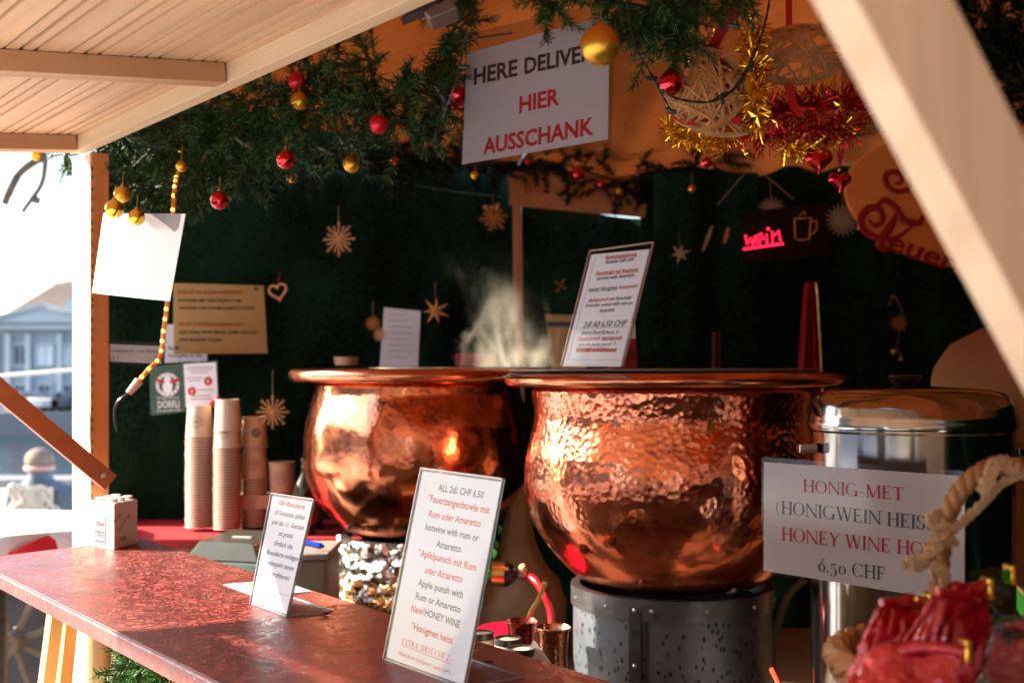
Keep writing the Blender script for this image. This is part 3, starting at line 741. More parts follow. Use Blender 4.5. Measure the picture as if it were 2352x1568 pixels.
# ================================================================ SIGNS
# 1. big acrylic price sign on the counter
def acrylic(label, TLp, TRp, BRp, BLp, Yb, wdt, foot, inset_pts, cat='price sign'):
    BL = at(*BLp, Yb); BL.z = CZ + .0005
    BR = BL - U * wdt
    # lean back along N so that the top lies on the measured ray
    r_ = ray(*TLp); k = (r_.x * BL.y - BL.x) / (N.x - r_.x * N.y); Yt = BL.y + N.y * k
    TL = V((BL.x + N.x * k, Yt, ZC + r_.z * Yt))
    TR = TL - U * wdt
    root = empty('acrylic_sign', (BL + BR) / 2, label, cat)
    n = (TL - BL).cross(BR - BL).normalized()
    TR = hit(*TRp, BL, n)
    f = Face(BL, n, TL - BL)
    nrm = -n if n.dot(V((0, 0, ZC)) - BL) < 0 else n
    m = MB(); m.prism([TL, TR, BR, BL], -nrm * .0012); m.prism([p + nrm * .0022 for p in (TL, TR, BR, BL)], -nrm * .0010)
    build('clear_panel', m, ACRYL, root, smooth=False)
    m = MB()
    for a, b in ((TL, TR), (TR, BR), (BL, TL)): m.beam(a + nrm * .0005, b + nrm * .0005, .0013, .0036, nrm)
    build('panel_edge', m, EDGE, root, smooth=False)
    fo = N * foot
    m = MB(); m.prism([BL, BR, BR + fo, BL + fo], (0, 0, .0018)); build('foot', m, ACRYL, root, smooth=False)
    m = MB(); 
    for a, b in ((BL, BR), (BR, BR + fo), (BR + fo, BL + fo)): m.beam(a + V((0, 0, .001)), b + V((0, 0, .001)), .0012, .0022)
    build('foot_edge', m, EDGE, root, smooth=False)
    i = .003; ex = (BR - BL).normalized(); ey = (TL - BL).normalized()
    m = MB(); m.add([p + nrm * .0004 for p in (TL + ex * i - ey * i, TR - ex * i - ey * i, BR - ex * i + ey * i, BL + ex * i + ey * i)], [(0, 3, 2, 1)])
    build('paper', m, PAPERG, root, smooth=False)
    return root, f
r1, f1 = acrylic('tall clear acrylic price sign at the front centre of the red counter', (969.5, 1075), (1157, 1100), (1068, 1600), (883, 1524), 1.285, .148, .07, None)
INKG = plain('grey_ink', (.13, .15, .17), .45, 0, .1)
for (fn, s, a, b, cap, mt, bo) in (
    (c6, 'ALL 2dl. CHF 6.50', (1187, 1270), (1500, 1325), 47, INKG, .006), (c6, '*Feuerzangenbowle mit', (1113, 1343), (1540, 1432), 50, PINKI, 0),
    (c6, 'Rum oder Amaretto', (1123, 1450), (1481, 1522), 48, PINKI, 0), (c7, 'hotwine with rum or', (846, 182), (1274, 277), 57, INKB, 0),
    (c7, 'Amaretto', (932, 320), (1131, 364), 57, INKB, 0), (c7, '*Apfelpunsch mit Rum', (788, 388), (1252, 514), 57, PINKI, 0),
    (c7, 'oder Amaretto', (840, 528), (1141, 606), 57, PINKI, 0), (c7, 'Apple punsh with', (787, 627), (1146, 732), 58, INKB, 0),
    (c7, 'Rum or Amaretto', (768, 735), (1127, 850), 58, INKB, 0), (c7, 'New!', (732, 838), (834, 866), 58, PINKI, 0), (c7, 'HONEY WINE', (840, 870), (1121, 972), 60, INKB, .004),
    (c7, '*Honigmet heiss', (730, 975), (1062, 1098), 60, PINKI, 0)):
    f1.line(r1, s, fn(*a), fn(*b), cap / (3.0115 if fn is c6 else 3.491), mt, 0, bo + .026)
f1.line(r1, 'EXTRA SHOT CHF 2.-', c7(658, 1097), c7(1060, 1243), 50 / 3.491, PINKI, serif=True)
f1.rule(r1, c7(655, 1106), c7(1056, 1262), 1.1, PINKI)
f1.line(r1, '*Alkoholfreier Apfelpunsch / punsh', c7(625, 1178), c7(973, 1313), 34 / 3.491, PINKI); f1.line(r1, 'CHF 5.-', c7(982, 1318), c7(1058, 1348), 34 / 3.491, INKB)

# 2. small bonus card sign
r2, f2 = acrylic('small clear acrylic bonus card sign standing on the red counter', (625, 1132.5), (722.6, 1146.5), (666, 1420), (576, 1387), 1.59, .105, .062, None)
PURP = plain('violet_ink', (.07, .075, .20), .5)
for s, a, b, cap, mt in (('10er-Bonuskarte', (1547, 579), (1692, 606), 27, PINKI), ('10 Getränke zahlen', (1524, 632), (1693, 664), 27, PURP), ('und das 11. Getränk', (1510, 684), (1690, 722), 27, PURP),
    ('ist gratis.', (1545, 748), (1626, 767), 26, PURP), ('Einfach die', (1522, 802), (1623, 827), 27, PURP), ('Bonuskarte vorlegen', (1478, 850), (1654, 892), 27, PURP),
    ('abstempeln lassen', (1470, 905), (1630, 946), 27, PURP), ('und profitieren!', (1468, 960), (1609, 1002), 27, PURP)):
    f2.line(r2, s, c5(*a), c5(*b), cap / 2.415, mt, .4, .02)
f2.rule(r2, c5(1424, 1032), c5(1608, 1087), .7, INKG)

# 3. menu on the kettle lid
KX, KY, KZ = (1543 - CX) / F * 2.3, 2.3, 0
LIDZ = ZC - (843.5 - HY) / F * 2.2
BL = at(1290, 842, 2.16); BL.z = LIDZ; BR = BL - U * .125
r_ = ray(1356, 577); k = (r_.x * BL.y - BL.x) / (N.x - r_.x * N.y); TL = V((BL.x + N.x * k, BL.y + N.y * k, ZC + r_.z * (BL.y + N.y * k))); TR = TL - U * .125
r3 = empty('acrylic_sign', (BL + BR) / 2, 'leaning clear acrylic drinks menu standing on the lid of the right kettle', 'menu')
f3 = face3(TL, BL, BR)
P3 = {k: None for k in ()}
panel('paper', f3, [c8(553, 270), c8(935, 234), c8(745, 1000), c8(365, 1000)], .0005, PAPER, r3)
panel('clear_panel', f3, [(1356, 577), (1501.5, 557), (1433, 841), (1290, 841)], .0012, ACRYL, r3, front=.0020)
m = MB(); nrm = f3.n if f3.n.y < 0 else -f3.n
q = [f3.h(1356, 577), f3.h(1501.5, 557), f3.h(1432, 841), f3.h(1290, 841)]
for a, b in ((q[0], q[1]), (q[1], q[2]), (q[3], q[0])): m.beam(a + nrm * .0008, b + nrm * .0008, .0016, .0036, nrm)
build('panel_edge', m, plain('warm_acrylic_edge', (.45, .34, .30), .15), r3, smooth=False)
m = MB(); m.prism([q[3], q[2], q[2] + N * .05, q[3] + N * .05], (0, 0, .0018)); build('foot', m, ACRYL, r3, smooth=False)
B8 = 2.845; RI = plain('menu_red', (.50, .012, .03), .5)
for s, a, b, cap, mt, bo in (('Feuerzangenbowle', (643, 299), (850, 279), 25, RI, .01), ('hotwine with rum', (645, 331), (829, 310), 24, INK, .006), ('Feuerzange mit Amaretto', (582, 404), (858, 379), 25, RI, .01),
    ('hotwine with Amaretto', (588, 438), (832, 414), 24, INK, .006), ('heisser Honigmet', (533, 510), (722, 496), 24, INK, .006), ('/honeywine', (728, 496), (855, 484), 24, RI, .006), ('Apfelpunsch', (530, 581), (665, 571), 24, RI, .006),
    ('mit Rum/oder', (672, 571), (820, 560), 24, INK, .006), ('Amaretto -punsh with rum or', (510, 613), (822, 596), 24, INK, .006), ('Amaretto', (602, 648), (704, 640), 24, INK, .006),
    ('2dl All 6.50 CHF', (499, 745), (783, 734), 36, INK, .004), ('Extra Shot/Schuss 2.-', (490, 792), (741, 785), 24, INK, 0), ('Hexenpunsch /applepunsh', (462, 830), (752, 823), 25, RI, .014), ('non alcoholic punsh 5.-', (468, 868), (723, 862), 24, INK, .004)):
    f3.line(r3, s, c8(*a), c8(*b), cap / B8, mt, .25, bo + .018)
for a, b, mt in (((643, 304), (850, 284), RI), ((580, 409), (858, 384), RI), ((533, 516), (722, 502), INK), ((480, 754), (776, 741), INK), ((462, 836), (752, 829), RI)): f3.rule(r3, c8(*a), c8(*b), .8, mt)
f3.poly(r3, [c8(456, 879), c8(720, 878), c8(717, 904), c8(453, 907)], RI, .0006, 'red_bar'); f3.line(r3, 'EURO WELCOME 1:1 NOTES', c8(460, 902), c8(714, 900), 19 / B8, plain('dark_red_ink', (.12, .01, .015), .5), off=.0010)
LINE = plain('thin_grey_line', (.25, .25, .27), .5)
for a, b in (((400, 958), (752, 958)),): f3.rule(r3, c8(*a), c8(*b), .5, LINE)
f3.poly(r3, [c8(578, 290), c8(580.5, 290), c8(403, 958), c8(400.5, 958)], LINE, .0006, 'border_line'); f3.poly(r3, [c8(933, 236), c8(936, 236), c8(754, 958), c8(751.5, 958)], LINE, .0006, 'border_line')

# 4. hanging serving sign
TL, BL, BR = at(1072.6, 123, 2.0), at(1061, 378, 2.0), at(1396, 320, 1.80)
r4 = empty('hanging_sign', (TL + at(1401, 33, 1.8)) / 2, 'large laminated white sign with black and red capitals hanging from the garland', 'sign')
f4 = face3(TL, BL, BR); f4.up = V((0, 0, 1))
panel('paper', f4, [(1072.6, 123), (1401, 33.5), (1396, 320), (1061, 378)], .0004, PAPER, r4)
panel('laminate', f4, [(1072, 78), (1415, 2), (1405, 333), (1053, 389)], .0012, LAMIN, r4, front=.0016, round_=.004)
m = MB()
for x, y in ((505, 190), (590, 165), (1080, 163), (1195, 102)):
    px, py = 918.75 + x / 3.2 * 1.0, y / 3.2; p = f4.h(px, py)
    nrm = f4.n if f4.n.y < 0 else -f4.n
    m.tube([p + nrm * .0017, p + nrm * .0020], .0025, 10)
build('punch_hole', m, plain('hole_shade', (.30, .16, .07), .7), r4)
DK = plain('brown_black_ink', (.028, .018, .014), .5); CR = plain('carmine_ink', (.40, .003, .022), .5)
E4 = lambda x, y: (918.75 + x / 3.2, y / 3.2)
f4.line(r4, 'HERE', E4(543, 622), E4(864, 556), 122 / 3.2, DK, 0, .04); f4.line(r4, 'DELIVERY', E4(915, 545), E4(1510, 420), 122 / 3.2, DK, 0, .04)
f4.line(r4, 'HIER', E4(878, 828), E4(1172, 766), 122 / 3.2, CR, 0, .04); f4.line(r4, 'AUSSCHANK', E4(610, 1136), E4(1425, 985), 124 / 3.2, CR, 0, .04)

# 5. honey wine sign
TL, BL, BR = at(1753, 1058, 1.735), at(1752, 1310, 1.735), at(2214, 1384, 1.56)
r5 = empty('laminated_sign', at(1985, 1210, 1.64), 'laminated honey wine price sign in red and blue roman capitals before the steel urn', 'sign')
f5 = face3(TL, BL, BR); f5.up = V((0, 0, 1))
panel('paper', f5, [cH(205, 537), cH(1140, 603), cH(1142, 1195), cH(203, 1043)], .0004, PAPERG, r5)
panel('laminate', f5, [cH(197, 513), cH(1146, 578), cH(1152, 1218), cH(193, 1054)], .0012, clear('clear_laminate_film', (.97, .97, .98), .6, .12), r5, front=.0016, round_=.005)
CRB = plain('bordeaux_ink', (.50, .02, .06), .5)
for s, a, b, cap, mt in (('HONIG-MET', (388, 676), (857, 716), 60, CRB), ('(HONIGWEIN HEISS)', (263, 776), (1035, 862), 64, INKB), ('HONEY WINE HOT', (287, 901), (1010, 984), 64, CRB), ('6.50 CHF', (458, 1046), (769, 1089), 63, INKB)):
    f5.line(r5, s, cH(*a), cH(*b), cap / 2.032, mt, serif=True)

# 6. papers on the felt wall
def wallpaper(name, label, pts, Y, mat, cat='notice', tilt=0.0, Yr=None, th=.0006):
    Yr = Yr or Y
    TL, BL, BR = at(*pts[0], Y), at(*pts[3], Y), at(*pts[2], Yr)
    f = face3(TL, BL, BR); r = empty(name, at((pts[2][0] + pts[3][0]) / 2, (pts[2][1] + pts[3][1]) / 2, (Y + Yr) / 2), label, cat)
    panel('sheet', f, pts, th, mat, r); return r, f
r, f = wallpaper('kraft_notice', 'tan board notice with red headings pinned to the felt wall', [(400, 650), (605.6, 655.6), (614.7, 811), (399, 813)], 3.24, KRAFT, Yr=3.40, th=.003)
for s, a, b, mt, cap in (('WAS IST FEUERZANGENBOWLE?', (1305, 592), (1783, 592), REDI, 24), ('ROTWEIN MIT GEWÜRZEN, RUM,', (1313, 652), (1773, 652), INK, 24), ('ORANGEN UND KARAMELLISIERTER ZUCKER', (1312, 706), (1868, 708), INK, 22),
    ('WHAT IS FEUERZANGENBOWLE?', (1312, 826), (1795, 826), REDI, 24), ('RED WINE WITH SPICES, RUM, ORANGE', (1318, 886), (1885, 884), INK, 24), ('AND BURNED SUGAR', (1312, 940), (1628, 940), INK, 24)):
    f.line(r, s, c4(*a), c4(*b), cap / 3.2, mt, 0, .012, off=.002)
for p in ((1882, 556), (1300, 992)):
    q = f.h(*c4(*p)); m = MB(); m.tube([q + V((0, -.002, 0)), q + V((0, -.005, 0))], .0055, 12); build('pin', m, INK, r)
r, f = wallpaper('white_notice', 'white paper notice partly behind the tan board', [(381, 745), (473, 745), (476, 830), (378, 833)], 3.33, PAPER)
f.line(r, 'Bargeld', c4(1240, 1000), c4(1330, 1000), 9, INK, bold=.02); f.line(r, 'Rückgabe an der', c4(1238, 1055), c4(1490, 1052), 7, INK, bold=.02); f.line(r, 'Kasse', c4(1310, 1100), c4(1410, 1098), 6, INK, bold=.02)
r, f = wallpaper('euro_notice', 'small white strip reading Euro welcome in a clear holder beside the post', [(228, 789), (371, 795), (371, 835), (227, 828)], 2.20, PAPER)
f.line(r, 'Euro welcome - no Notes', c4(733, 1017), c4(1185, 1024), 8, INK, bold=.0); f.line(r, 'Kurs 1:1', c4(733, 1070), c4(868, 1073), 8, INK)
panel('clear_holder', f, [(219, 780), (374, 787), (374, 840), (219, 834)], .001, LAMIN, r, front=.0015)
GRP = plain('green_print', (.035, .075, .05), .6)
r, f = wallpaper('green_poster', 'dark green poster with a white wreath emblem and lettering', [(343, 842), (500, 826), (504, 936), (346, 954)], 3.22, GRP)
cx_, cy_ = 385, 883
f.poly(r, [(cx_ + 27 * math.cos(a / 24 * 6.2832), cy_ + 27 * math.sin(a / 24 * 6.2832)) for a in range(24)][::-1], WHITEP, .001, 'emblem_ring')
f.poly(r, [(cx_ + 20 * math.cos(a / 24 * 6.2832), cy_ + 20 * math.sin(a / 24 * 6.2832)) for a in range(24)][::-1], GRP, .0016, 'emblem_ground')
f.poly(r, [(379, 864), (391, 864), (397, 884), (395, 900), (386, 903), (376, 900), (374, 884)], WHITEP, .0022, 'emblem_figure')
f.poly(r, [(357, 868), (379, 874), (379, 880), (363, 879)], REDI, .0026, 'emblem_scarf'); f.poly(r, [(391, 874), (413, 866), (408, 878), (391, 880)], REDI, .0026, 'emblem_scarf')
for k in range(14):
    a = k / 14 * 6.2832; x, y = cx_ + 23.5 * math.cos(a), cy_ + 23.5 * math.sin(a); f.poly(r, [(x - 2.2, y), (x, y + 2.4), (x + 2.2, y), (x, y - 2.4)], GRP, .0022, 'emblem_leaf')
f.line(r, 'Weihnachts', c4(1150, 1362), c4(1318, 1358), 5, WHITEP, off=.001); f.line(r, 'DÖRFLI', c4(1162, 1430), c4(1318, 1424), 17, WHITEP, off=.001, bold=.01); f.line(r, 'AM BAHNHOF', c4(1150, 1458), c4(1325, 1450), 4, WHITEP, off=.001)
r, f = wallpaper('white_flyer', 'white flyer with two red round seals on the green poster', [(421.5, 836), (496, 831.5), (501, 928), (427, 934)], 3.18, PAPER)
for cx_, cy_ in (c4(1412, 1306), c4(1530, 1232)):
    f.poly(r, [(cx_ + 9.5 * math.cos(a / 20 * 6.2832), cy_ + 10 * math.sin(a / 20 * 6.2832)) for a in range(20)][::-1], REDI, .001, 'seal'); f.line(r, '1', (cx_ - 1.5, cy_ + 4), (cx_ + 1.5, cy_ + 4), 8, WHITEP, off=.0018)
LG = plain('pale_ink', (.35, .30, .30), .6)
for y, x0, x1 in ((1134, 1372, 1565), (1152, 1380, 1560), (1172, 1400, 1530), (1212, 1372, 1490), (1232, 1390, 1480), (1300, 1450, 1572), (1345, 1410, 1550), (1368, 1400, 1560)):
    f.rule(r, c4(x0, y), c4(x1, y - 3), 2.0, LG, .001, 'text_line')
# blown white sheet hanging near the post
r, f = wallpaper('hanging_sheet', 'blank white sheet in full sun hanging by the left post under gold baubles', [(238, 490), (426, 491), (390, 692), (212, 672)], 2.10, PAPER, Yr=1.90)
m = MB(); a, b = f.h(372, 491), f.h(404, 534)
f.poly(r, [(345, 491), (415, 491), (411, 520), (402, 533), (370, 507)], plain('patch_grey', (.22, .22, .25), .5), .001, 'grey_patch')  # plain grey patch at the sheet's upper edge
f.poly(r, [(231, 562), (238, 558), (237, 570), (231, 575)], LG, .001, 'stain')
# back papers
r, f = wallpaper('paper_list', 'curled white paper list standing behind the left kettle', [(882, 706), (966, 714), (960, 842), (872, 842)], 3.5, PAPER)
for k in range(8): f.rule(r, (892, 722 + k * 14), (930 + (k * 7) % 22, 724 + k * 14), 1.2, LG, .001, 'text_line')
r, f = wallpaper('cardboard_notice', 'tan card with a blue band behind the steam', [(1253, 722), (1345, 724), (1348, 850), (1268, 850)], 3.75, KRAFT)
f.poly(r, [(1256, 738), (1345, 740), (1345, 751), (1258, 750)], plain('blue_print', (.05, .08, .18), .6), .001, 'blue_band')
# ================================================================ KETTLES, STOVES, URN
def kettle(label, cx, Y, mat, prof, zt, tilt=0, rimR=375, rimy=872, skirtR=395, left=True):
    k = Y / F; X = (cx - CX) * k
    zb = ZC - (prof[-1][1] - HY) * k
    root = empty('copper_kettle', (X, Y, zb), label, 'kettle')
    # smooth the profile
    pr = [(r * k, ZC - (y - HY) * k) for r, y in prof][::-1]
    out = []
    for i in range(len(pr) - 1):
        p0, p1, p2, p3 = pr[max(i - 1, 0)], pr[i], pr[i + 1], pr[min(i + 2, len(pr) - 1)]
        for j in range(7):
            t = j / 7; q = []
            for a in (0, 1):
                q.append(.5 * ((2 * p1[a]) + (-p0[a] + p2[a]) * t + (2 * p0[a] - 5 * p1[a] + 4 * p2[a] - p3[a]) * t * t + (-p0[a] + 3 * p1[a] - 3 * p2[a] + p3[a]) * t ** 3))
            out.append(tuple(q))
    out.append(pr[-1])
    rnd = random.Random(int(cx))
    def fn(r, z, a):
        return r + .0022 * noise.noise(V((math.cos(a) * 3, math.sin(a) * 3, z * 9 + cx))) + .0007 * noise.noise(V((math.cos(a) * 11, math.sin(a) * 11, z * 34)))
    m = MB(); m.lathe((X, Y, 0), [(r, z) for r, z in out], 180, fn, capb=True)
    build('bowl', m, mat, root, angle=180)
    zr = ZC - (rimy - HY) * k; Rr = rimR * k; q = .0115 * (Y / 2.3)
    m = MB(); m.lathe((X, Y, zr), [(Rr - .06, .0)] + [(Rr - .004 + q * math.cos(a), q * 1.05 * math.sin(a)) for a in [R(x) for x in range(-120, 181, 20)]], 120)
    build('rolled_rim', m, COPRIM, root)
    zs = zt; Rs = skirtR * k
    def fs_(r, z, a): return r * (1 + (.012 * noise.noise(V((math.cos(a) * 2, math.sin(a) * 2, 3.3))) if r > Rs * .97 else 0))
    m = MB(); m.lathe((X, Y, zs), [(Rs, -.0095), (Rs - .008, -.0055), (Rs - .022, -.0005), (Rs - .05, .0015), (Rs - .09, .002), (Rs - .09, -.001), (Rs - .05, -.001), (Rs - .012, -.008)], 120, fs_)
    build('collar', m, COPRIM, root)
    return root, X, zs, k
profR = [(300, 880), (318, 892), (321, 905), (317, 935), (316, 960), (325, 1003), (335, 1050), (339, 1095), (336, 1140), (322, 1190), (293, 1240), (256, 1284), (226, 1313), (200, 1330)]
kr, KX, kzs, k_ = kettle('large hammered copper kettle on the galvanised stove at the centre', 1543, 2.3, COPR, profR, ZC - (856 - HY) / F * 2.3)
m = MB(); m.lathe((KX - .02, 2.3, ZC - (850 - HY) / F * 2.3), [(.02, .0015), (.285, .0015), (.287, 0), (.285, -.003), (.02, -.003)], 96)
m.v = [V((p.x, p.y, p.z + .0015)) for p in m.v]; build('steel_lid', m, plain('dull_lid', (.26, .28, .29), .5, .5), kr)
for a in (200, 262, 318):
    m = MB(); m.ball((KX - .02 + .27 * math.cos(R(a)), 2.3 + .27 * math.sin(R(a)), ZC + .002), .004, 10, (1, 1, .6)); build('rivet', m, COPRIM, kr)
profL = [(214, 872), (233, 880), (237, 905), (246, 935), (256, 975), (260, 1020), (259, 1065), (250, 1105), (234, 1140), (208, 1172), (182, 1196), (164, 1213), (140, 1224)]
kl, LX, _, _ = kettle('smoother copper kettle on the foil wrapped stove, behind the tall price sign', 960, 3.0, COPL, profL, ZC - (848 - HY) / F * 3.0, rimR=282, rimy=862, skirtR=290)
m = MB(); m.lathe((LX + .07, 3.0, ZC - (846.5 - HY) / F * 3.0), [(.0, .003), (.19, .003), (.19, -.001)], 64); build('steel_lid', m, STEEL, kl)
p = [at(790, 1136, 2.742), at(852, 1137, 2.728), at(852, 1158, 2.735), at(790, 1156, 2.75)]
m = MB()
def stk(u_, v_):
    px = 783 + u_ * 62; py = 1133 + v_ * 24; kk = 3.0 / F; # follow the bowl
    z = ZC - (py - HY) * kk * .975; rr = None
    for (r0, y0), (r1_, y1) in zip(profL, profL[1:]):
        if y0 <= py <= y1: rr = (r0 + (r1_ - r0) * (py - y0) / (y1 - y0)) * kk
    x = (px - CX) / F * 2.78; dx = x - LX; y = 3.0 - math.sqrt(max(0, rr * rr - dx * dx)) - .004; return V((x, y, z))
m.grid(stk, 8, 4); build('sticker', m, plain('price_sticker', (.75, .55, .35), .4), kl)

def ringstove(label, X, Y, rpx, ytop, mat, zb, ringh, strap=None, side='galvanised_stove'):
    k = Y / F; r = rpx * k; zt = ZC - (ytop - HY) * k
    root = empty('kettle_stove', (X, Y, zb), label, 'stove')
    m = MB(); m.lathe((X, Y, 0), [(r, zb), (r, zt - .003), (r - .003, zt - .003), (r - .004, zt - .03), (r - .03, zt - .05)], 96); build('drum', m, mat, root)
    m = MB(); m.lathe((X, Y, 0), [(r + .001, zt - ringh), (r + .0045, zt - ringh), (r + .0045, zt), (r + .001, zt + .001), (r - .012, zt + .001), (r - .012, zt - .006)], 96); build('top_band', m, DSTEEL, root)
    for a in ([R(x) for x in (196, 225, 252, 281, 312, 340)]):
        m = MB(); m.ball((X + (r + .005) * math.cos(a), Y + (r + .005) * math.sin(a), zt - ringh * .5), .0036, 8); build('rivet', m, STEEL, root)
    if strap:
        a = strap; c = V((X + (r + .0015) * math.cos(a), Y + (r + .0015) * math.sin(a), 0)); tx = V((-math.sin(a), math.cos(a), 0)); rx = V((math.cos(a), math.sin(a), 0))
        m = MB(); m.box(c + V((0, 0, (zb + zt - ringh * .4) / 2)) + rx * .002, tx * .0115, rx * .0025, V((0, 0, (zt - ringh * .4 - zb) / 2))); build('strap', m, IRON, root, smooth=False, bevel=.0008)
        for z in (zt - .018, zt - .115, zt - .21):
            m = MB(); m.ball(c + rx * .0045 + V((0, 0, z)), .0045, 10, (1, 1, 1)); build('rivet', m, STEEL, root)
        m = MB(); c2_ = V((X + (r + .001) * math.cos(a + .10), Y + (r + .001) * math.sin(a + .10), (zb + zt - ringh) / 2)); m.box(c2_, V((-math.sin(a + .1), math.cos(a + .1), 0)) * .002, V((math.cos(a + .1), math.sin(a + .1), 0)) * .0018, V((0, 0, (zt - ringh - zb) / 2)))
        build('seam', m, IRON, root, smooth=False)
    return root
ringstove('speckled galvanised drum stove with riveted band under the large kettle', KX, 2.3, 226, 1338, GALV, .722, .036, strap=R(243))
ls = ringstove('steel drum stove wrapped in crinkled foil under the left kettle', LX, 3.0, 172, 1226, DSTEEL, .722, .034)
rL = 172 * 3.0 / F
def crinkle(name, a0, a1, z0, z1, mat, seed, amp=.010, flare=0.0, fr=15):
    def f_(u_, v_):
        a = R(a0 + (a1 - a0) * u_); z = z0 + (z1 - z0) * v_
        p = V((u_ * fr * .35, v_ * fr * .22 + seed, seed * 3.1))
        c = noise.cell(V((p.x + .8 * noise.noise(p * 2), p.y + .8 * noise.noise(p * 2 + V((5, 5, 5))), seed)))
        w_ = abs(noise.noise(p * 1.3)) * 1.6 + .7 * abs(noise.noise(p * 3.1)) + .25 * abs(noise.noise(p * 7))
        rr = rL + .006 + amp * w_ + flare * v_ + .004 * c
        return V((LX + rr * math.cos(a), 3.0 + rr * math.sin(a), z + (.012 * noise.noise(V((u_ * 14, seed, 0))) if v_ > .97 else 0)))
    m = MB(); m.grid(f_, 130, 50); build(name, m, mat, ls, smooth=True, angle=22)
zf = lambda py: ZC - (py - HY) * 2.8 / F
crinkle('foil_wrap', 176, 296, .73, zf(1252), FOILS, 1.0, .016)
crinkle('gold_foil', 205, 290, .73, zf(1345), FOILG, 5.0, .024)
crinkle('green_foil', 296, 372, .73, zf(1232), FOILN, 9.0, .018)

# steel urn
UX, UY = (2092 - CX) / F * 1.86, 1.86; ur = 229 / F * 1.86
def uz(py): return ZC - (py - HY) * 1.86 / F
SS = plain('polished_steel', (.42, .41, .39), .13, 1, .06)
urn = empty('steel_urn', (UX, UY, .722), 'tall polished steel drinks urn with domed lid and black knob at right', 'urn')
m = MB(); m.lathe((UX, UY, 0), [(ur * .98, .722), (ur * .98, uz(990)), (ur * 1.0, uz(985)), (ur * 1.0, uz(978))], 96); build('body', m, SS, urn)
m = MB(); m.lathe((UX, UY, 0), [(ur * 1.012, uz(980)), (ur * 1.02, uz(972)), (ur * 1.005, uz(965)), (ur * 1.008, uz(958)), (ur * .995, uz(950)), (ur * .985, uz(935)), (ur * .95, uz(915)), (ur * .88, uz(901)), (ur * .76, uz(894)), (ur * .5, uz(889)), (ur * .2, uz(887)), (.0, uz(886.5))], 96); build('lid', m, SS, urn)
m = MB(); m.lathe((UX - .009, UY, 0), [(.010, uz(890)), (.012, uz(884)), (.018, uz(880)), (.0245, uz(868)), (.0255, uz(863)), (.022, uz(861)), (0, uz(860.5))], 32); build('knob', m, BLACKP, urn)
for s in (-1, 1):
    m = MB(); c = V((UX + s * (ur + .012), UY - .02, uz(1027 if s < 0 else 1035))); m.box(c, (.013, 0, 0), (0, .012, 0), (0, 0, .0075)); h_ = build('handle_bracket', m, SS, urn, smooth=False, bevel=.002)
    if s > 0:
        m = MB(); m.box(c + V((s * .022, 0, -.03)), (.008, 0, 0), (0, .01, 0), (0, 0, .04)); build('handle', m, BLACKP, urn, bevel=.003)

# ================================================================ CUPS
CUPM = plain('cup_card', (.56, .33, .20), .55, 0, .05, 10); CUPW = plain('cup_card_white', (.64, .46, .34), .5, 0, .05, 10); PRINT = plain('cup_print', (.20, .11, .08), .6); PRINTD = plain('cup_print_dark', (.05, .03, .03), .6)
CH, CR1, CR2 = .079, .0335, .0288
def cup(label, up=False, logo=True, loc=(0, 0, 0), group=None, dark=False, mat=CUPM):
    root = empty('paper_cup', loc, label, 'cup', group); L = V(loc)
    m = MB()
    if up: m.lathe(L, [(0, .006), (CR2 - .001, .006), (CR2, 0), (CR2 + .0005, 0), (CR1, CH - .002), (CR1 + .0015, CH - .003), (CR1 + .0015, CH), (CR1 - .001, CH), (CR2 - .0005, .008), (0, .008)], 28)
    else: m.lathe(L, [(CR1 - .001, 0), (CR1 + .0015, 0), (CR1 + .0015, .003), (CR1, .003), (CR2, CH), (CR2 - .001, CH), (CR2 - .001, CH - .005), (0, CH - .005)], 28)
    build('cup_wall', m, mat, root)
    if logo:
        def lg(r0, r1_, m_, name, da=0):
            g = MB()
            def f_(u_, v_):
                a = u_ * 2 * math.pi; rr = r0 + (r1_ - r0) * v_; x = rr * math.cos(a); z = CH * .5 + rr * math.sin(a)
                cr = (CR2 + (CR1 - CR2) * z / CH) if up else (CR1 + (CR2 - CR1) * z / CH)
                th = -math.pi / 2 + x / cr + da; return L + V(((cr + .0005) * math.cos(th), (cr + .0005) * math.sin(th), z))
            g.grid(f_, 24, 1 if r0 > 0 else 2); build(name, g, m_, root, angle=180)
        if dark: lg(0, .0115, PRINTD, 'logo_disc', .35); lg(.004, .0075, CUPM, 'logo_mark', .35)
        else:
            lg(.0145, .0155, PRINT, 'logo_ring'); lg(.0105, .0113, PRINT, 'logo_ring')
            g = MB()
            for z in (-.0025, .0, .0025):
                cr = .5 * (CR1 + CR2) + .0008; pts = [L + V((cr * math.cos(-math.pi / 2 + x), cr * math.sin(-math.pi / 2 + x), CH * .5 + z)) for x in (-.22, -.1, 0, .1, .22)]
                g.tube(pts, .0006, 4)
            build('logo_text', g, PRINT, root)
    return root
def nested():   # cup in a stack: only its rim and a little wall show
    root = empty('paper_cup', (0, 0, 0), 'x', 'cup'); m = MB()
    m.lathe((0, 0, 0), [(CR1 - .001, 0), (CR1 + .0012, 0), (CR1 + .0022, .0012), (CR1 + .0014, .0028), (CR1 - .0030, .003)], 24); build('cup_rim', m, CUPW, root); m = MB(); m.lathe((0, 0, 0), [(CR1 - .0032, .0028), (CR1 - .0042, .0110)], 24); build('cup_wall', m, plain('cup_gap_shade', (.26, .13, .08), .6), root); return root  # brown wall colour paints the shade between the nested rims
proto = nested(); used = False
names = ['tall leftmost cup stack', 'second tall cup stack', 'short right hand cup stack', 'upper part of the short right hand cup stack']
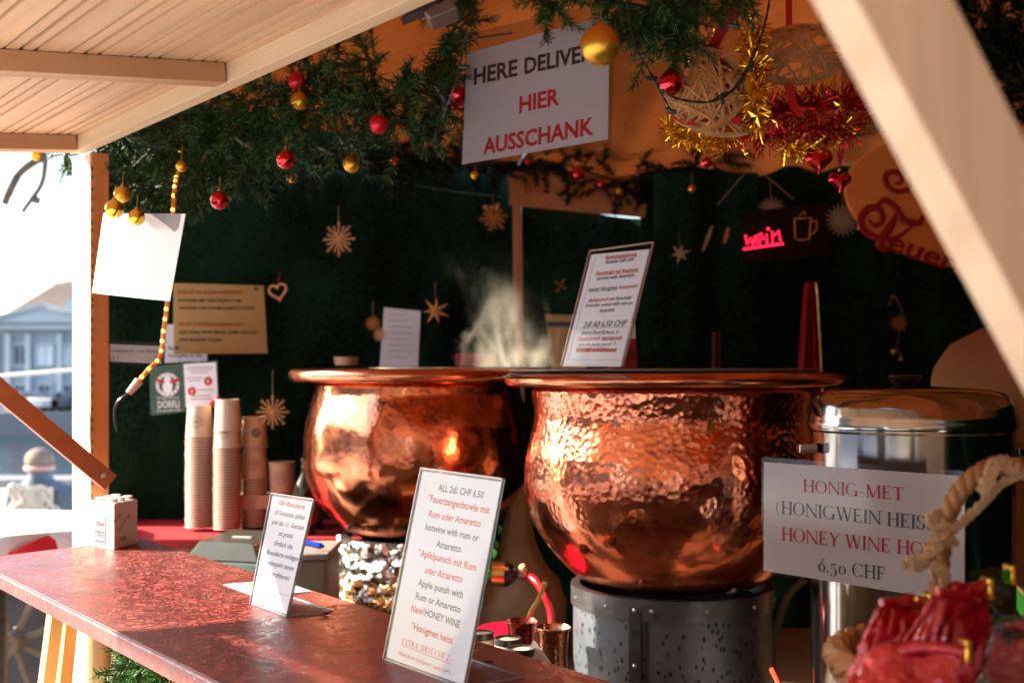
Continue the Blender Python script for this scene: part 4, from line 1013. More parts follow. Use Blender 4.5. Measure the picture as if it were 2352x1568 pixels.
def stack(cx, Y, ybot, ytop, lab, grp, x0=0):
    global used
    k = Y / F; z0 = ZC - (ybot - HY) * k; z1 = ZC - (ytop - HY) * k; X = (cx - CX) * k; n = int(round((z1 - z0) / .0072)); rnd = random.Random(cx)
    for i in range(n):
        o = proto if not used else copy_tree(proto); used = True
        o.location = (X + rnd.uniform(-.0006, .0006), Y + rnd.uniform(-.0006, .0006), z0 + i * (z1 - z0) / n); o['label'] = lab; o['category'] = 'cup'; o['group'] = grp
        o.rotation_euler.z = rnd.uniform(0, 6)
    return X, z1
Yc = 3.10
zs_ = ZC - (1210 - HY) / F * Yc
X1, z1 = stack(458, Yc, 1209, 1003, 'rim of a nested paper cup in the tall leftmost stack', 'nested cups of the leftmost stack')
cup('upturned paper cup topping the tall leftmost stack', loc=(X1, Yc, z1), mat=CUPW)
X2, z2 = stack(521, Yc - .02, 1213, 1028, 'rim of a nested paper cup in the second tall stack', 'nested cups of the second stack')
cup('upturned paper cup topping the second stack, with another cup on it', loc=(X2, Yc - .02, z2), mat=CUPW)
cup('topmost upturned paper cup of the second stack, partly hidden', loc=(X2 + .002, Yc - .02, z2 + .043), logo=False, mat=CUPW)
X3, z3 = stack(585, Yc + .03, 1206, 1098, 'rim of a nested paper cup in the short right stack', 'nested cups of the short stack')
cup('upturned paper cup in the middle of the short right stack', loc=(X3, Yc + .03, z3))
o = cup('topmost upturned paper cup of the short stack with a dark round logo', loc=(X3 - .001, Yc + .03, z3 + .079), dark=True)
# lone cup on a little box
bz_ = ZC - (1131 - HY) / F * 3.12
m = MB(); m.box(at(640, 1131, 3.16) + V((0, 0, -.018)), (.10, 0, 0), (0, .06, 0), (0, 0, .0175)); m.v = [V((p.x, p.y, p.z)) for p in m.v]
bxo = build('wooden_riser', m, plain('pale_card_box', (.50, .30, .20), .6), bevel=.002, smooth=False); tag(bxo, 'small pale box carrying the single upright cup', 'box')
m = MB(); m.box(at(640, 1131, 3.16) + V((0, 0, -.0775)), (.085, 0, 0), (0, .05, 0), (0, 0, .0415)); tag(build('dark_carton', m, plain('dark_card', (.05, .025, .02), .6), bevel=.002, smooth=False), 'dark carton under the pale box', 'carton')
cup('single upright paper cup on the small box right of the stacks', True, loc=((648 - CX) / F * 3.12, 3.12, bz_ + .0005))
# bottles by the left kettle
def bottle(px, Y, zb, h, r, mat, lm, label):
    X = (px - CX) / F * Y; root = empty('bottle', (X, Y, zb), label, 'bottle'); m = MB()
    m.lathe((X, Y, zb), [(0, 0), (r * .95, 0), (r, .004), (r, h * .6), (r * .85, h * .68), (r * .36, h * .80), (r * .33, h * .95), (r * .38, h * .96), (r * .38, h), (0, h)], 24); build('glass', m, mat, root)
    m = MB(); m.lathe((X, Y, zb), [(r + .0006, h * .15), (r + .0006, h * .5)], 24); build('label', m, lm, root); return root
DGL = plain('dark_bottle_glass', (.02, .012, .008), .06, 0, .1, Coat_Weight=.6)
bottle(700, 3.02, SZ, .19, .026, DGL, plain('red_label', (.6, .01, .03), .4), 'dark bottle with red label beside the left kettle')
bottle(722, 3.12, SZ, .15, .022, DGL, plain('brown_label', (.2, .08, .04), .5), 'short dark bottle half hidden behind the left kettle')
m = MB(); m.ball(at(490, 926, 3.12), .010, 12, (1.3, .8, .8)); m.ball(at(500, 920, 3.12), .010, 12, (1, .8, 1.2)); tag(build('red_bow', m, REDM), 'small red bow on top of the cup stacks', 'bow')

# cash box
cb = empty('cash_box', at(520, 1290, 2.6), 'dark green grey metal cash box with sloping lid edges behind the counter', 'cash box')
CBM = plain('cashbox_paint', (.07, .075, .06), .3, .3, .1); CBD = plain('cashbox_side', (.12, .17, .15), .3, .3, .1)
zb0 = .953
m = MB(); x0, x1 = shx(432, 2.6), shx(610, 2.6)
m.prism([(x0, 2.58, zb0), (x1, 2.53, zb0), (x1 + .02, 2.78, zb0), (x0 + .03, 2.83, zb0)], (0, 0, .045)); build('base', m, CBD, cb, bevel=.003, smooth=False)
m = MB(); b0 = [(x0 - .002, 2.58, zb0 + .047), (x1 + .001, 2.53, zb0 + .047), (x1 + .022, 2.78, zb0 + .047), (x0 + .028, 2.83, zb0 + .047)]; t0 = [(x0 + .022, 2.61, zb0 + .082), (x1 - .018, 2.565, zb0 + .082), (x1 + .005, 2.765, zb0 + .082), (x0 + .045, 2.81, zb0 + .082)]
m.add(b0 + t0, [(3, 2, 1, 0), (4, 5, 6, 7), (0, 1, 5, 4), (1, 2, 6, 5), (2, 3, 7, 6), (3, 0, 4, 7)]); build('lid', m, CBM, cb, bevel=.004, smooth=False)
m = MB(); m.box(((x0 + x1) / 2 + .02, 2.66, zb0 + .0835), (.022, -.006, 0), (0.002, .004, 0), (0, 0, .001)); build('badge', m, WHITEP, cb, smooth=False)
# note and pen behind the small sign
f_ = Face((0, 0, CZ + .001), (0, 0, 1), (0, 1, 0))
m = MB(); pts = [hit(x, y, V((0, 0, CZ + .0012)), V((0, 0, 1))) for x, y in ((513, 1341), (586, 1368), (716, 1357), (640, 1330))]; m.prism(pts, (0, 0, -.0007)); nt_ = build('card', m, PAPER, smooth=False); tag(nt_, 'white printed card lying on the counter behind the small sign', 'card')
m = MB(); m.add([hit(x, y, V((0, 0, CZ + .0018)), V((0, 0, 1))) for x, y in ((568, 1340), (596, 1350), (620, 1346), (592, 1336))], [(0, 1, 2, 3)]); build('yellow_print', m, plain('yellow_print', (.8, .5, .02), .5), nt_, smooth=False)
pen = empty('pen', at(716, 1250, 2.45), 'blue pen lying on the tray behind the small sign', 'pen')
m = MB(); m.tube([at(702, 1246, 2.45), at(736, 1253, 2.44)], [.006, .0068], 12); build('barrel', m, plain('blue_plastic', (.01, .06, .6), .25), pen)
m = MB(); m.tube([at(736, 1253, 2.44), at(745, 1255, 2.438)], [.0068, .002], 12); build('cap', m, plain('blue_plastic', (.01, .06, .6), .25), pen)
bn = empty('grey_bin', at(735, 1400, 2.5), 'pale grey plastic tub behind the small sign', 'tub')
TUB = plain('tub_plastic', (.20, .20, .17), .5)
zt_ = ZC - (1262 - HY) / F * 2.5
m = MB(); m.box(at(733, 1262, 2.5) + V((-.01, 0.0, -.13)), (.040, 0, 0), (0, .09, 0), (0, 0, .125)); build('tub', m, TUB, bn, bevel=.008)
m = MB(); m.box(at(733, 1262, 2.5) + V((-.01, 0, .0)), (.043, 0, 0), (0, .095, 0), (0, 0, .006)); build('lid', m, plain('tub_lid', (.22, .22, .21), .5), bn, bevel=.003)
m = MB(); m.box(at(733, 1262, 2.5) + V((-.01, 0, -.49)), (.042, 0, 0), (0, .095, 0), (0, 0, .234)); tag(build('tub_stand', m, DARKW, smooth=False), 'dark wooden block under the grey tub', 'stand')

# donation box like a toy brick
def cz(px, py): return hit(px, py, V((0, 0, CZ)), V((0, 0, 1)))
dn = cz(262, 1263); a_ = U * .078; b_2 = N * .058
dL = cz(208, 1254); dR = cz(316, 1249)
db = empty('tip_box', dn, 'white toy brick shaped tip box with scribbles on the far end of the counter', 'tip box')
ex = (dL - dn); ey = (dR - dn); H_ = .079
m = MB(); m.prism([dn, dR, dR + ex, dL], (0, 0, H_)); build('body', m, WHITEP, db, bevel=.002, smooth=False)
for i in range(3):
    for j in range(2):
        c = dn + ex * (.25 + .5 * j) + ey * (.18 + .32 * i); m = MB(); m.lathe(c, [(.0085, H_), (.0085, H_ + .0055), (.008, H_ + .006), (0, H_ + .006)], 20); build('stud', m, WHITEP, db)
fx = Face(dn, ex.cross(V((0, 0, 1))), (0, 0, 1)); fy = Face(dn, ey.cross(V((0, 0, 1))), (0, 0, 1))
fx.poly(db, [c5(517, 632), c5(588, 640), c5(588, 800), c5(521, 793)][::-1], plain('plaque_violet', (.24, .20, .27), .6), .001, 'plaque')
for s, a, b, cap in (('Tips', (537, 690), (580, 695), 20), ('happen', (534, 730), (584, 736), 14), ('here', (548, 750), (580, 754), 12), ('Danke', (532, 780), (582, 786), 10)): fx.line(db, s, c5(*a), c5(*b), cap / 2.415, INK, .2, .01, off=.002)
SCR = plain('marker_ink', (.08, .04, .05), .6)
fy.line(db, 'FÜR', c5(625, 690), c5(668, 640), 22 / 2.415, SCR, 0, .01, off=.001); fy.line(db, 'DIE KAFFEE', c5(648, 735), c5(718, 640), 18 / 2.415, SCR, 0, .01, off=.001); fy.line(db, 'TIP', c5(662, 782), c5(698, 774), 22 / 2.415, SCR, 0, .03, off=.001)
# ================================================================ GREENERY
def garland(name, label, path, Y, rad, dens, mat=NEEDLE, seed=1, nl=.021, bl=.085, wd=.0011, droop=.25, cat='garland'):
    rnd = random.Random(seed)
    P_ = [at(*p[:2], p[2] if len(p) > 2 else Y) for p in path]
    mN, mW = MB(), MB(); mW.tube(P_, .0035, 5)
    for a, b in zip(P_, P_[1:]):
        L = (b - a).length
        for _ in range(max(1, int(L * dens))):
            base = a.lerp(b, rnd.random())
            d = V((rnd.gauss(0, 1), rnd.gauss(0, .75), rnd.gauss(-droop, 1))).normalized()
            reach = rad * rnd.random() ** .7
            base = base + d * reach * .55
            d = (d + V((rnd.gauss(0, .4), rnd.gauss(0, .4), rnd.gauss(-.1, .4)))).normalized()
            bl_ = bl * rnd.uniform(.6, 1.25); cur = base; n = max(5, int(bl_ / .0045)); bend = V((rnd.gauss(0, .3), rnd.gauss(0, .3), rnd.gauss(-.2, .3))) * .12
            pts = [cur.copy()]
            for i in range(n):
                d = (d + bend * .12).normalized(); cur = cur + d * (bl_ / n); pts.append(cur.copy())
                o = d.orthogonal().normalized(); q = d.cross(o)
                for k in range(5):
                    an = rnd.uniform(0, 6.283); e = (o * math.cos(an) + q * math.sin(an)); nd = (e * rnd.uniform(.75, 1.0) + d * rnd.uniform(.45, .9)).normalized()
                    ln = nl * rnd.uniform(.6, 1.15) * (1 - .35 * i / n); sd_ = nd.cross(V((rnd.gauss(0, 1), rnd.gauss(0, 1), rnd.gauss(0, 1)))).normalized() * wd
                    mN.add([cur - sd_, cur + sd_, cur + nd * ln + sd_ * .45, cur + nd * ln - sd_ * .45], [(0, 1, 2, 3)])
            mW.tube([pts[0], pts[len(pts) // 2], pts[-1]], .0011, 3, cap=False)
    r = empty(name, P_[0], label, cat)
    build('needles', mN, mat, r, smooth=False, kind='stuff'); build('wire', mW, TWIG, r)
    return r
garland('fir_garland', 'upper green fir garland following the flap hinge on the left', [(268, 420, 2.3), (350, 345, 2.25), (430, 300, 2.2), (520, 262, 2.15), (610, 225, 2.1), (700, 190, 2.08), (780, 150, 2.02)], 2.2, .062, 240, seed=2)
garland('fir_garland', 'lower drooping fir garland with baubles over the dark felt wall', [(275, 440, 2.34), (340, 415, 2.3), (420, 400, 2.26), (500, 345, 2.2), (580, 300, 2.16), (650, 270, 2.1), (740, 250, 2.06), (830, 255, 2.02), (920, 270, 2.0)], 2.2, .075, 260, seed=3)
garland('fir_garland', 'fir garland hanging in a loop left of the white serving sign', [(900, 262, 2.02), (950, 290, 2.05), (1005, 300, 2.06), (1020, 250, 2.06), (980, 215, 2.0), (930, 205, 1.98)], 2.0, .038, 260, seed=4, bl=.055)
garland('fir_garland', 'short upright fir tuft rising to the beam left of the sign', [(835, 110, 1.98), (850, 150, 1.98), (860, 200, 1.98), (850, 250, 1.98)], 2.0, .022, 210, seed=5, bl=.06)
garland('fir_garland', 'vertical fir strand between the beam end and the serving sign', [(1085, -40, 1.96), (1062, 30, 1.97), (1030, 90, 2.0), (1030, 150, 2.04), (1040, 200, 2.08), (1030, 250, 2.1)], 1.9, .022, 330, seed=6, bl=.045)
garland('fir_garland', 'fir garland along the top edge above the serving sign', [(1190, -25, 1.8), (1260, -5, 1.8), (1330, -20, 1.8), (1420, -5, 1.75), (1480, -20, 1.72)], 1.8, .022, 190, seed=7, bl=.055)
garland('fir_garland', 'dense fir garland hanging at top right of the serving sign', [(1400, 5, 1.74), (1470, 15, 1.74), (1520, 30, 1.74), (1560, 55, 1.75), (1525, 80, 1.76), (1490, 60, 1.76), (1600, -15, 1.75), (1720, -40, 1.75)], 1.8, .026, 300, seed=8, bl=.06)
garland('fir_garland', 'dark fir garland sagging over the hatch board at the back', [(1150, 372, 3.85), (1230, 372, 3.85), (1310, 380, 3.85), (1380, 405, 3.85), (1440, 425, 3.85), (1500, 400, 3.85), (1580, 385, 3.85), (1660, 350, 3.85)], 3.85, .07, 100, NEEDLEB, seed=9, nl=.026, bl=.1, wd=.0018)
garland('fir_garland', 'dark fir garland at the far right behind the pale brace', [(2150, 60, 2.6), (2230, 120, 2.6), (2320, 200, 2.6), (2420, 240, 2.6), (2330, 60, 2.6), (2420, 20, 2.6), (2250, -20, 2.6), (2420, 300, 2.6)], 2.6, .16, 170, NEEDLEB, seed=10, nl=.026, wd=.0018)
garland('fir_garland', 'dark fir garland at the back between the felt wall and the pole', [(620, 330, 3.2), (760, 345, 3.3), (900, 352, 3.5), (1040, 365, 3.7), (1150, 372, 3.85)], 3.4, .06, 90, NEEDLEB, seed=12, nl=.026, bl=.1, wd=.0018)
garland('fir_sprig', 'small green sprig hanging beside the white post outside', [(160, 338, 2.3), (150, 365, 2.3), (152, 390, 2.3)], 2.3, .012, 420, needles_mat('light_green_needles', (.05, .16, .02), (.12, .30, .05)), seed=11, bl=.03, nl=.012, cat='sprig')  # needles in a lighter green than the garlands
garland('fir_wreath', 'green fir wreath hanging under the counter on the cream panel', [(285, 1560, 1.72), (305, 1528, 1.68), (340, 1520, 1.64), (370, 1535, 1.6), (385, 1570, 1.58), (350, 1610, 1.6), (300, 1600, 1.66)], 1.6, .010, 420, needles_mat('bright_needles', (.03, .11, .02), (.08, .20, .05)), seed=13, bl=.04, nl=.016, cat='wreath')

# ---------------------------------------------------------------- baubles
def bauble(px, py, r, Y, mat, label, cap=CAPM, th=30, n=40, sc=(1, 1, 1), group=None):
    c = at(px, py, Y); rr = r * Y / F; root = empty('bauble', c, label, 'bauble', group)
    m = MB(); m.ball(c, rr, n, sc); build('ball', m, mat, root, angle=180)
    m = MB(); z = rr * sc[2]; m.lathe(c, [(rr * .22, z * .96), (rr * .22, z * 1.14), (rr * .20, z * 1.17), (0, z * 1.18)], 16, lambda r_, z_, a: r_ * (1 + .05 * math.cos(a * 8))); build('cap', m, cap, root)
    if th:
        m = MB(); t = c + V((0, 0, z * 1.17)); m.tube([t + V((rr * .08 * math.cos(a), 0, rr * .1 + rr * .1 * math.sin(a))) for a in [R(x) for x in range(0, 360, 40)]], max(.0004, rr * .02), 4, closed=True)
        m.tube([t + V((0, 0, rr * .2)), t + V((.001, .002, th * Y / F))], max(.0005, rr * .014), 4); build('thread', m, THREAD, root)
    return root
for a in ((681, 187, 20, 2.02, REDM, 'matt red bauble directly above a gold one in the left garland'), (688, 233, 21, 2.0, GOLDB, 'gold bauble just below a red one in the left garland'),
          (656, 367, 22, 1.98, REDB, 'shiny red bauble hanging below the middle of the left garland'), (504, 460, 21.5, 2.05, REDB, 'lowest shiny red bauble left of the straw star on the felt wall'),
          (870, 286, 22, 1.93, REDM, 'matt red bauble under the garland right of the clear bulbs'), (1050, 217, 36, 2.05, REDB, 'large shiny red bauble half hidden behind the left edge of the serving sign'),
          (263, 480, 21.5, 1.98, GOLDS, 'gold bauble catching the sun at the corner of the blank white sheet'), (281, 447, 19, 2.02, GOLDB, 'upper gold bauble of the cluster beside the left post'),
          (314, 499, 19, 1.97, GOLDS, 'lower right gold bauble hanging over the blank white sheet'), (417, 382, 13, 2.05, GOLDB, 'small gold bauble by the lit light hose in the garland'),
          (808, 377, 20, 2.05, GOLDB, 'gold bauble with a bulb in front hanging below the garland'), (671, 409, 12, 2.3, GOLDB, 'small dim gold bauble below the middle red one'),
          (826, 296, 8, 2.3, REDM, 'tiny red bauble deep in the garland'), (906, 370, 9, 2.6, REDM, 'tiny red bauble on the dark felt below the garland'), (1090, 403, 9, 2.9, GOLDB, 'tiny gold bauble under the left corner of the serving sign'),
          (1379, 105, 46.5, 1.60, GOLDB, 'large matt gold bauble covering the last letters of the serving sign'), (1540, 192, 30, 1.75, REDB, 'dark red shiny bauble left of the wicker ornament'),
          (1905, 50, 26, 1.9, GOLDB, 'gold bauble partly behind the pale brace at top right'), (1326, 401, 17, 3.75, REDB, 'larger red bauble on the back garland'), (1380, 423, 12, 3.75, REDB, 'smaller red bauble on the back garland'),
          (1421, 440, 8, 3.75, GOLDB, 'tiny gold bauble on the back garland'), (1589, 434, 9, 3.2, GOLDB, 'tiny gold bauble against the dark curtain'), (84, 356, 14, 2.3, GOLDB, 'gold bauble under the flap against the white sky'),
          (1212, 372, 8, 3.7, REDM, 'tiny red bauble below the serving sign')):
    bauble(*a, cap=CAPD if a[0] == 1540 else CAPM)

# ---------------------------------------------------------------- fairy lights
fl_ = empty('fairy_lights', at(1060, 200, 1.9), 'green cable fairy lights with clear bulbs threaded through the garlands', 'fairy lights')
def sm(pts, n=6):
    P_ = [V(p) for p in pts]; out = []
    for i in range(len(P_) - 1):
        p0, p1, p2, p3 = P_[max(i - 1, 0)], P_[i], P_[i + 1], P_[min(i + 2, len(P_) - 1)]
        for j in range(n):
            t = j / n; out.append(.5 * ((2 * p1) + (-p0 + p2) * t + (2 * p0 - 5 * p1 + 4 * p2 - p3) * t * t + (-p0 + 3 * p1 - 3 * p2 + p3) * t ** 3))
    return out + [P_[-1]]
def cable(pts, r=.0011):
    m = MB(); q = sm([at(*p) for p in pts], 8)
    for s in (0, math.pi):
        m.tube([p + V((math.cos(i * 1.1 + s), .3, math.sin(i * 1.1 + s))) * r * .9 for i, p in enumerate(q)], r, 5)
    build('cable', m, GREENP, fl_)
cable([(1075, 60, 1.86), (1058, 140, 1.87), (1040, 210, 1.87), (1020, 260, 1.9), (1012, 300, 1.9)]); cable([(990, 196, 1.92), (1012, 224, 1.9), (1020, 260, 1.9)])
cable([(1440, 0, 1.7), (1448, 60, 1.7), (1462, 110, 1.69), (1500, 178, 1.67), (1520, 215, 1.66), (1545, 262, 1.66)]); cable([(1520, 205, 1.66), (1560, 228, 1.66), (1640, 232, 1.66), (1700, 190, 1.67), (1738, 110, 1.68), (1760, 40, 1.7), (1770, -20, 1.7)])
cable([(1636, 232, 1.665), (1660, 215, 1.665), (1690, 200, 1.67), (1735, 120, 1.683)]); cable([(850, 190, 1.95), (862, 230, 1.93), (880, 262, 1.92)]); cable([(735, 360, 2.0), (800, 310, 1.98), (826, 258, 1.97)])
def bulb(px, py, Y, ang, sc=1.0, sock=True):
    c = at(px, py, Y); d = V((math.cos(R(ang)), -.15, -math.sin(R(ang)))).normalized(); q = Y / F * sc
    m = MB(); m.tube([c - d * 26 * q, c - d * 24 * q, c - d * 2 * q, c], [4.2 * q, 5.6 * q, 5.2 * q, 4.4 * q], 10)
    b = build('bulb_socket', m, GREENP, fl_)
    m = MB(); m.tube([c, c + d * 12 * q, c + d * 17 * q, c + d * 24 * q], [3.2 * q, 3.4 * q, 2.2 * q, .6 * q], 10); build('bulb', m, BULBG, b)
    m = MB(); m.tube([c + d * 2 * q, c + d * 12 * q], [.5 * q, .4 * q], 4); build('filament', m, BRASS, b)
for a in ((1080, 154, 1.86, 3), (812, 296, 1.93, 100), (1001, 322, 1.9, 95), (990, 330, 1.9, 150), (1484, 180, 1.67, 180), (1724, 165, 1.66, 95), (1700, 64, 1.66, 20), (1553, 260, 1.65, 25), (1660, 240, 1.66, 88), (1008, 212, 1.92, 230), (790, 330, 1.97, 60),
          (812, 338, 1.97, 60), (745, 345, 2.0, 200), (690, 300, 2.02, 70), (560, 330, 2.05, 40), (470, 360, 2.1, 120), (402, 452, 2.1, 130)): bulb(*a)
# light hose
lh = empty('light_hose', at(400, 500, 2.3), 'amber glowing light hose hanging beside the tan board', 'light hose')
HG = plain('hose_skin', (.75, .38, .10), .25, 0, .1, Transmission_Weight=.3)
q = sm([at(*p) for p in ((412, 268, 2.3), (416, 330, 2.28), (408, 395, 2.26), (400, 450, 2.2), (392, 600, 2.2), (384, 700, 2.2), (376, 760, 2.2), (368, 818, 2.18), (340, 850, 2.16), (318, 876, 2.15))], 8)
m = MB(); m.tube(q, .0042, 8); build('hose', m, HG, lh)
acc = 0; last = q[0]
for i in range(1, len(q)):
    acc += (q[i] - q[i - 1]).length
    if acc > .018:
        acc = 0; m = MB(); m.ball(q[i] + V((0, -.0045, 0)), .0032, 8); build('lamp', m, WARMB, lh)
m = MB(); m.tube([at(320, 874, 2.15), at(296, 902, 2.15)], [.0085, .006], 10); build('end_plug', m, plain('plug_pink', (.6, .35, .25), .3), lh)
m = MB(); m.tube(sm([at(296, 902, 2.15), at(270, 922, 2.15), at(262, 950, 2.18), at(268, 990, 2.2)]), .0022, 6); build('lead', m, BLACKP, lh)

# ---------------------------------------------------------------- straw stars and hearts
def straws(px, py, r, Y, label, n=12, w_=.0022, mat=STRAW, kind=0, th=40, rot=0, pr=1):
    c = at(px, py, Y); rr = r * Y / F; root = empty('straw_star', c, label, 'straw star'); rnd = random.Random(int(px))
    yaw = rnd.uniform(-.3, .3); ex = V((math.cos(yaw), math.sin(yaw), 0)); ez = V((0, 0, 1)); ey = ex.cross(ez)
    for i in range(n):
        a = R(rot) + math.pi * i / n * (1 if kind != 2 else 2); d = ex * math.cos(a) + ez * math.sin(a)
        m = MB(); o = ey * (i % 3 - 1) * w_ * .9
        if kind == 2:   # pointed star
            s2 = ex * math.cos(a + math.pi / n) + ez * math.sin(a + math.pi / n); s3 = ex * math.cos(a - math.pi / n) + ez * math.sin(a - math.pi / n)
            L = rr * (1 if i % 2 == 0 else .82); m.add([c - ey * .004, c + s3 * rr * .30, c + d * L, c + s2 * rr * .30, c + ey * .004], [(0, 1, 2), (0, 2, 3), (4, 2, 1), (4, 3, 2)])
        else:
            L = rr * (1.06 if i % 2 == 0 else .84); sp = ex * -math.sin(a) + ez * math.cos(a)
            for s in (-1, 1):
                m.beam(c + o + d * L * s * .04, c + o + d * L * s + sp * w_ * 1.2, w_ * .75, w_ * .5, ey); m.beam(c + o + d * L * s * .2, c + o + d * L * s - sp * w_ * 1.2, w_ * .75, w_ * .5, ey)
        build('straw', m, mat, root, smooth=False)
    if th: m = MB(); m.tube([c + V((0, 0, rr * .5)), c + V((-.002, .01, rr + th * Y / F))], .0007, 4); build('thread', m, TWINE, root)
    return root
straws(778, 549, 38, 3.3, 'large straw star near the top of the felt wall', 8, .0019)
straws(626, 946, 37, 3.0, 'bright orange straw star right of the paper cup stacks', 8, .0019, th=60)
straws(1134, 499, 32, 3.6, 'straw snowflake left of the back pole', 6, .0034, th=30, rot=12)
straws(1000, 714, 36, 3.35, 'six pointed wooden star above the left kettle', 7, kind=2, th=30, rot=30)
straws(857, 742, 17, 3.4, 'upper small straw rosette by the curled paper list', 12, .0016, th=34)
straws(873, 768, 16, 3.38, 'lower small straw rosette by the curled paper list', 12, .0016, th=0)
straws(1772, 484, 30, 3.5, 'straw star hanging in front of the lit sign', 16, .0018, STRAWP, th=44)
straws(1936, 505, 37, 3.2, 'pale round straw burst left of the oval board', 20, .0013, STRAWP, th=40)
straws(1562, 582, 27, 3.6, 'thin pale straw star right of the acrylic menu', 6, kind=2, mat=STRAWP, th=20, rot=15)
straws(2065, 743, 19, 3.4, 'small straw star hanging on a silver chain', 8, .0024, STRAW, th=0)
straws(1288, 655, 17, 3.8, 'sliver of a dim straw star seen edge on', 2, .002, STRAW, th=0, rot=60)
def stick(px, py, Y, ln, lab, a=70, mat=STRAWP, cat='straw ornament'):
    c = at(px, py, Y); d = V((math.cos(R(a)), 0, math.sin(R(a)))) * ln * Y / F; m = MB()
    for k in range(5):
        o = V((math.cos(k * 1.3), .3, math.sin(k * 2.1))) * .003; m.tube([c - d + o, c + o * 1.8, c + d + o], [.001, .0022, .0008], 5)
    tag(build('straw_bundle', m, mat), lab, cat)
stick(1625, 548, 3.6, 30, 'slim straw bundle hanging on the green cloth'); stick(1668, 541, 3.6, 18, 'short orange straw bundle hanging on the green cloth', 75, STRAW)
def heartpts(c, r, n=40, flat=1):
    o = []
    for i in range(n):
        t = 2 * math.pi * i / n; x = 16 * math.sin(t) ** 3; z = 13 * math.cos(t) - 5 * math.cos(2 * t) - 2 * math.cos(3 * t) - math.cos(4 * t)
        o.append(V(c) + V((x / 16 * r, 0, z / 16 * r)))
    return o
c = at(639, 669, 3.35); m = MB(); m.tube([c + Matrix.Rotation(R(-12), 3, 'Y') @ (p - c) for p in heartpts(c, 20 * 3.35 / F)], .0036, 8, closed=True); h_ = build('straw_heart', m, STRAW, loc=c); tag(h_, 'small bent straw heart right of the tan board', 'heart')
m = MB(); m.tube([c + V((0, 0, .02)), c + V((.003, .01, .055))], .0009, 4); build('thread', m, RIBBON, h_)
def heart(px, py, r, Y, label, rl):
    c = at(px, py, Y); rr = r * Y / F; root = empty('heart_pendant', c, label, 'heart ornament'); m = MB(); P_ = heartpts(c, rr, 48)
    cen = c + V((0, 0, rr * .1)); vs = P_ + [cen + (p - cen) * .72 + V((0, -rr * .30, 0)) for p in P_] + [cen + V((0, -rr * .46, 0))] + [cen + V((0, rr * .4, 0))]; n = len(P_)
    m.add(vs, [(i, n + i, n + (i + 1) % n, (i + 1) % n) for i in range(n)] + [(n + i, 2 * n, n + (i + 1) % n) for i in range(n)] + [(i, (i + 1) % n, 2 * n + 1) for i in range(n)])
    build('heart', m, REDB, root, angle=35)
    m = MB(); top = c + V((0, 0, rr * .95)); L = rl * Y / F
    m.prism([top, top + V((-.004, 0, L * .5)), top + V((-.001, 0, L)), top + V((.003, 0, L * .5))], (0, .001, 0)); m.prism([top, top + V((.007, .002, L * .5)), top + V((.004, .002, L)), top + V((.0035, .002, L * .5))], (0, .001, 0)); build('ribbon', m, RIBBON, root, smooth=False)
    m = MB(); m.ball(top, .0035, 8); m.tube([c + V((x * rr, -rr * .42 + abs(x) * rr * .3, rr * (.1 + .15 * math.sin(x * 5)))) for x in (-.75, -.5, -.25, 0, .25, .5, .75)], .0008, 4); build('trim', m, CAPM, root)
heart(1880, 368, 33, 2.0, 'larger faceted red heart hanging on a red ribbon below the wicker ornament', 70)
heart(1929, 416, 27, 2.1, 'smaller red heart hanging just right of and below the larger heart', 60)

# ---------------------------------------------------------------- wicker ornament with tinsel
wk = empty('wicker_ornament', at(1720, 170, 1.9), 'large woven wicker ornament wound with gold and red tinsel', 'wicker ornament')
def wicker_body(name, px, py, rx, ry, Y, n, seed, rz=.45, tilt=0, w0=.0022):
    c = at(px, py, Y); A, B, Cc = rx * Y / F, ry * Y / F, rx * Y / F * rz; rnd = random.Random(seed); Rm = Matrix.Rotation(R(tilt), 3, 'Y'); m = MB()
    def S(th, ph): return c + Rm @ V((A * math.cos(th) * math.cos(ph), -Cc * math.sin(ph), B * math.sin(th) * math.cos(ph)))
    for i in range(n):
        a0 = rnd.uniform(0, 6.283); a1 = a0 + rnd.uniform(1.6, 4.4); p0, p1 = rnd.uniform(-.1, .35), rnd.uniform(-.1, .35)
        A3, B3 = S(a0, p0), S(a1, p1); pts = []
        for k in range(8):
            t = k / 7; q = A3.lerp(B3, t) - c; l = Rm.inverted() @ q; s = math.sqrt((l.x / A) ** 2 + (l.z / B) ** 2); y = -Cc * math.sqrt(max(0, 1 - min(1, s) ** 2)) - rnd.uniform(0, .004); pts.append(c + Rm @ V((l.x, y, l.z)))
        m.tube(pts, w0 * rnd.uniform(.7, 1.25), 5)
    for i in range(16):
        k = rnd.uniform(.90, 1.05); ph = rnd.uniform(-.25, .25)
        m.tube([c + Rm @ V((A * k * math.cos(a), -Cc * .3 * ph + .008 * math.sin(3 * a + i), B * k * math.sin(a))) for a in [j * math.pi / 18 + i for j in range(36)]], w0 * rnd.uniform(.6, 1.0), 5, closed=True)
    build(name, m, WICK, wk)
wicker_body('wicker_disc', 1832, 126, 108, 62, 1.9, 26, 4, tilt=-4, w0=.003); wicker_body('wicker_disc', 1618, 205, 88, 88, 1.80, 30, 5, tilt=10, w0=.003); wicker_body('wicker_disc', 1636, 268, 98, 38, 1.84, 14, 6, tilt=14)
wicker_body('wicker_disc', 1900, 285, 130, 40, 2.15, 30, 8)
c = at(1832, 126, 2.02)
m = MB()
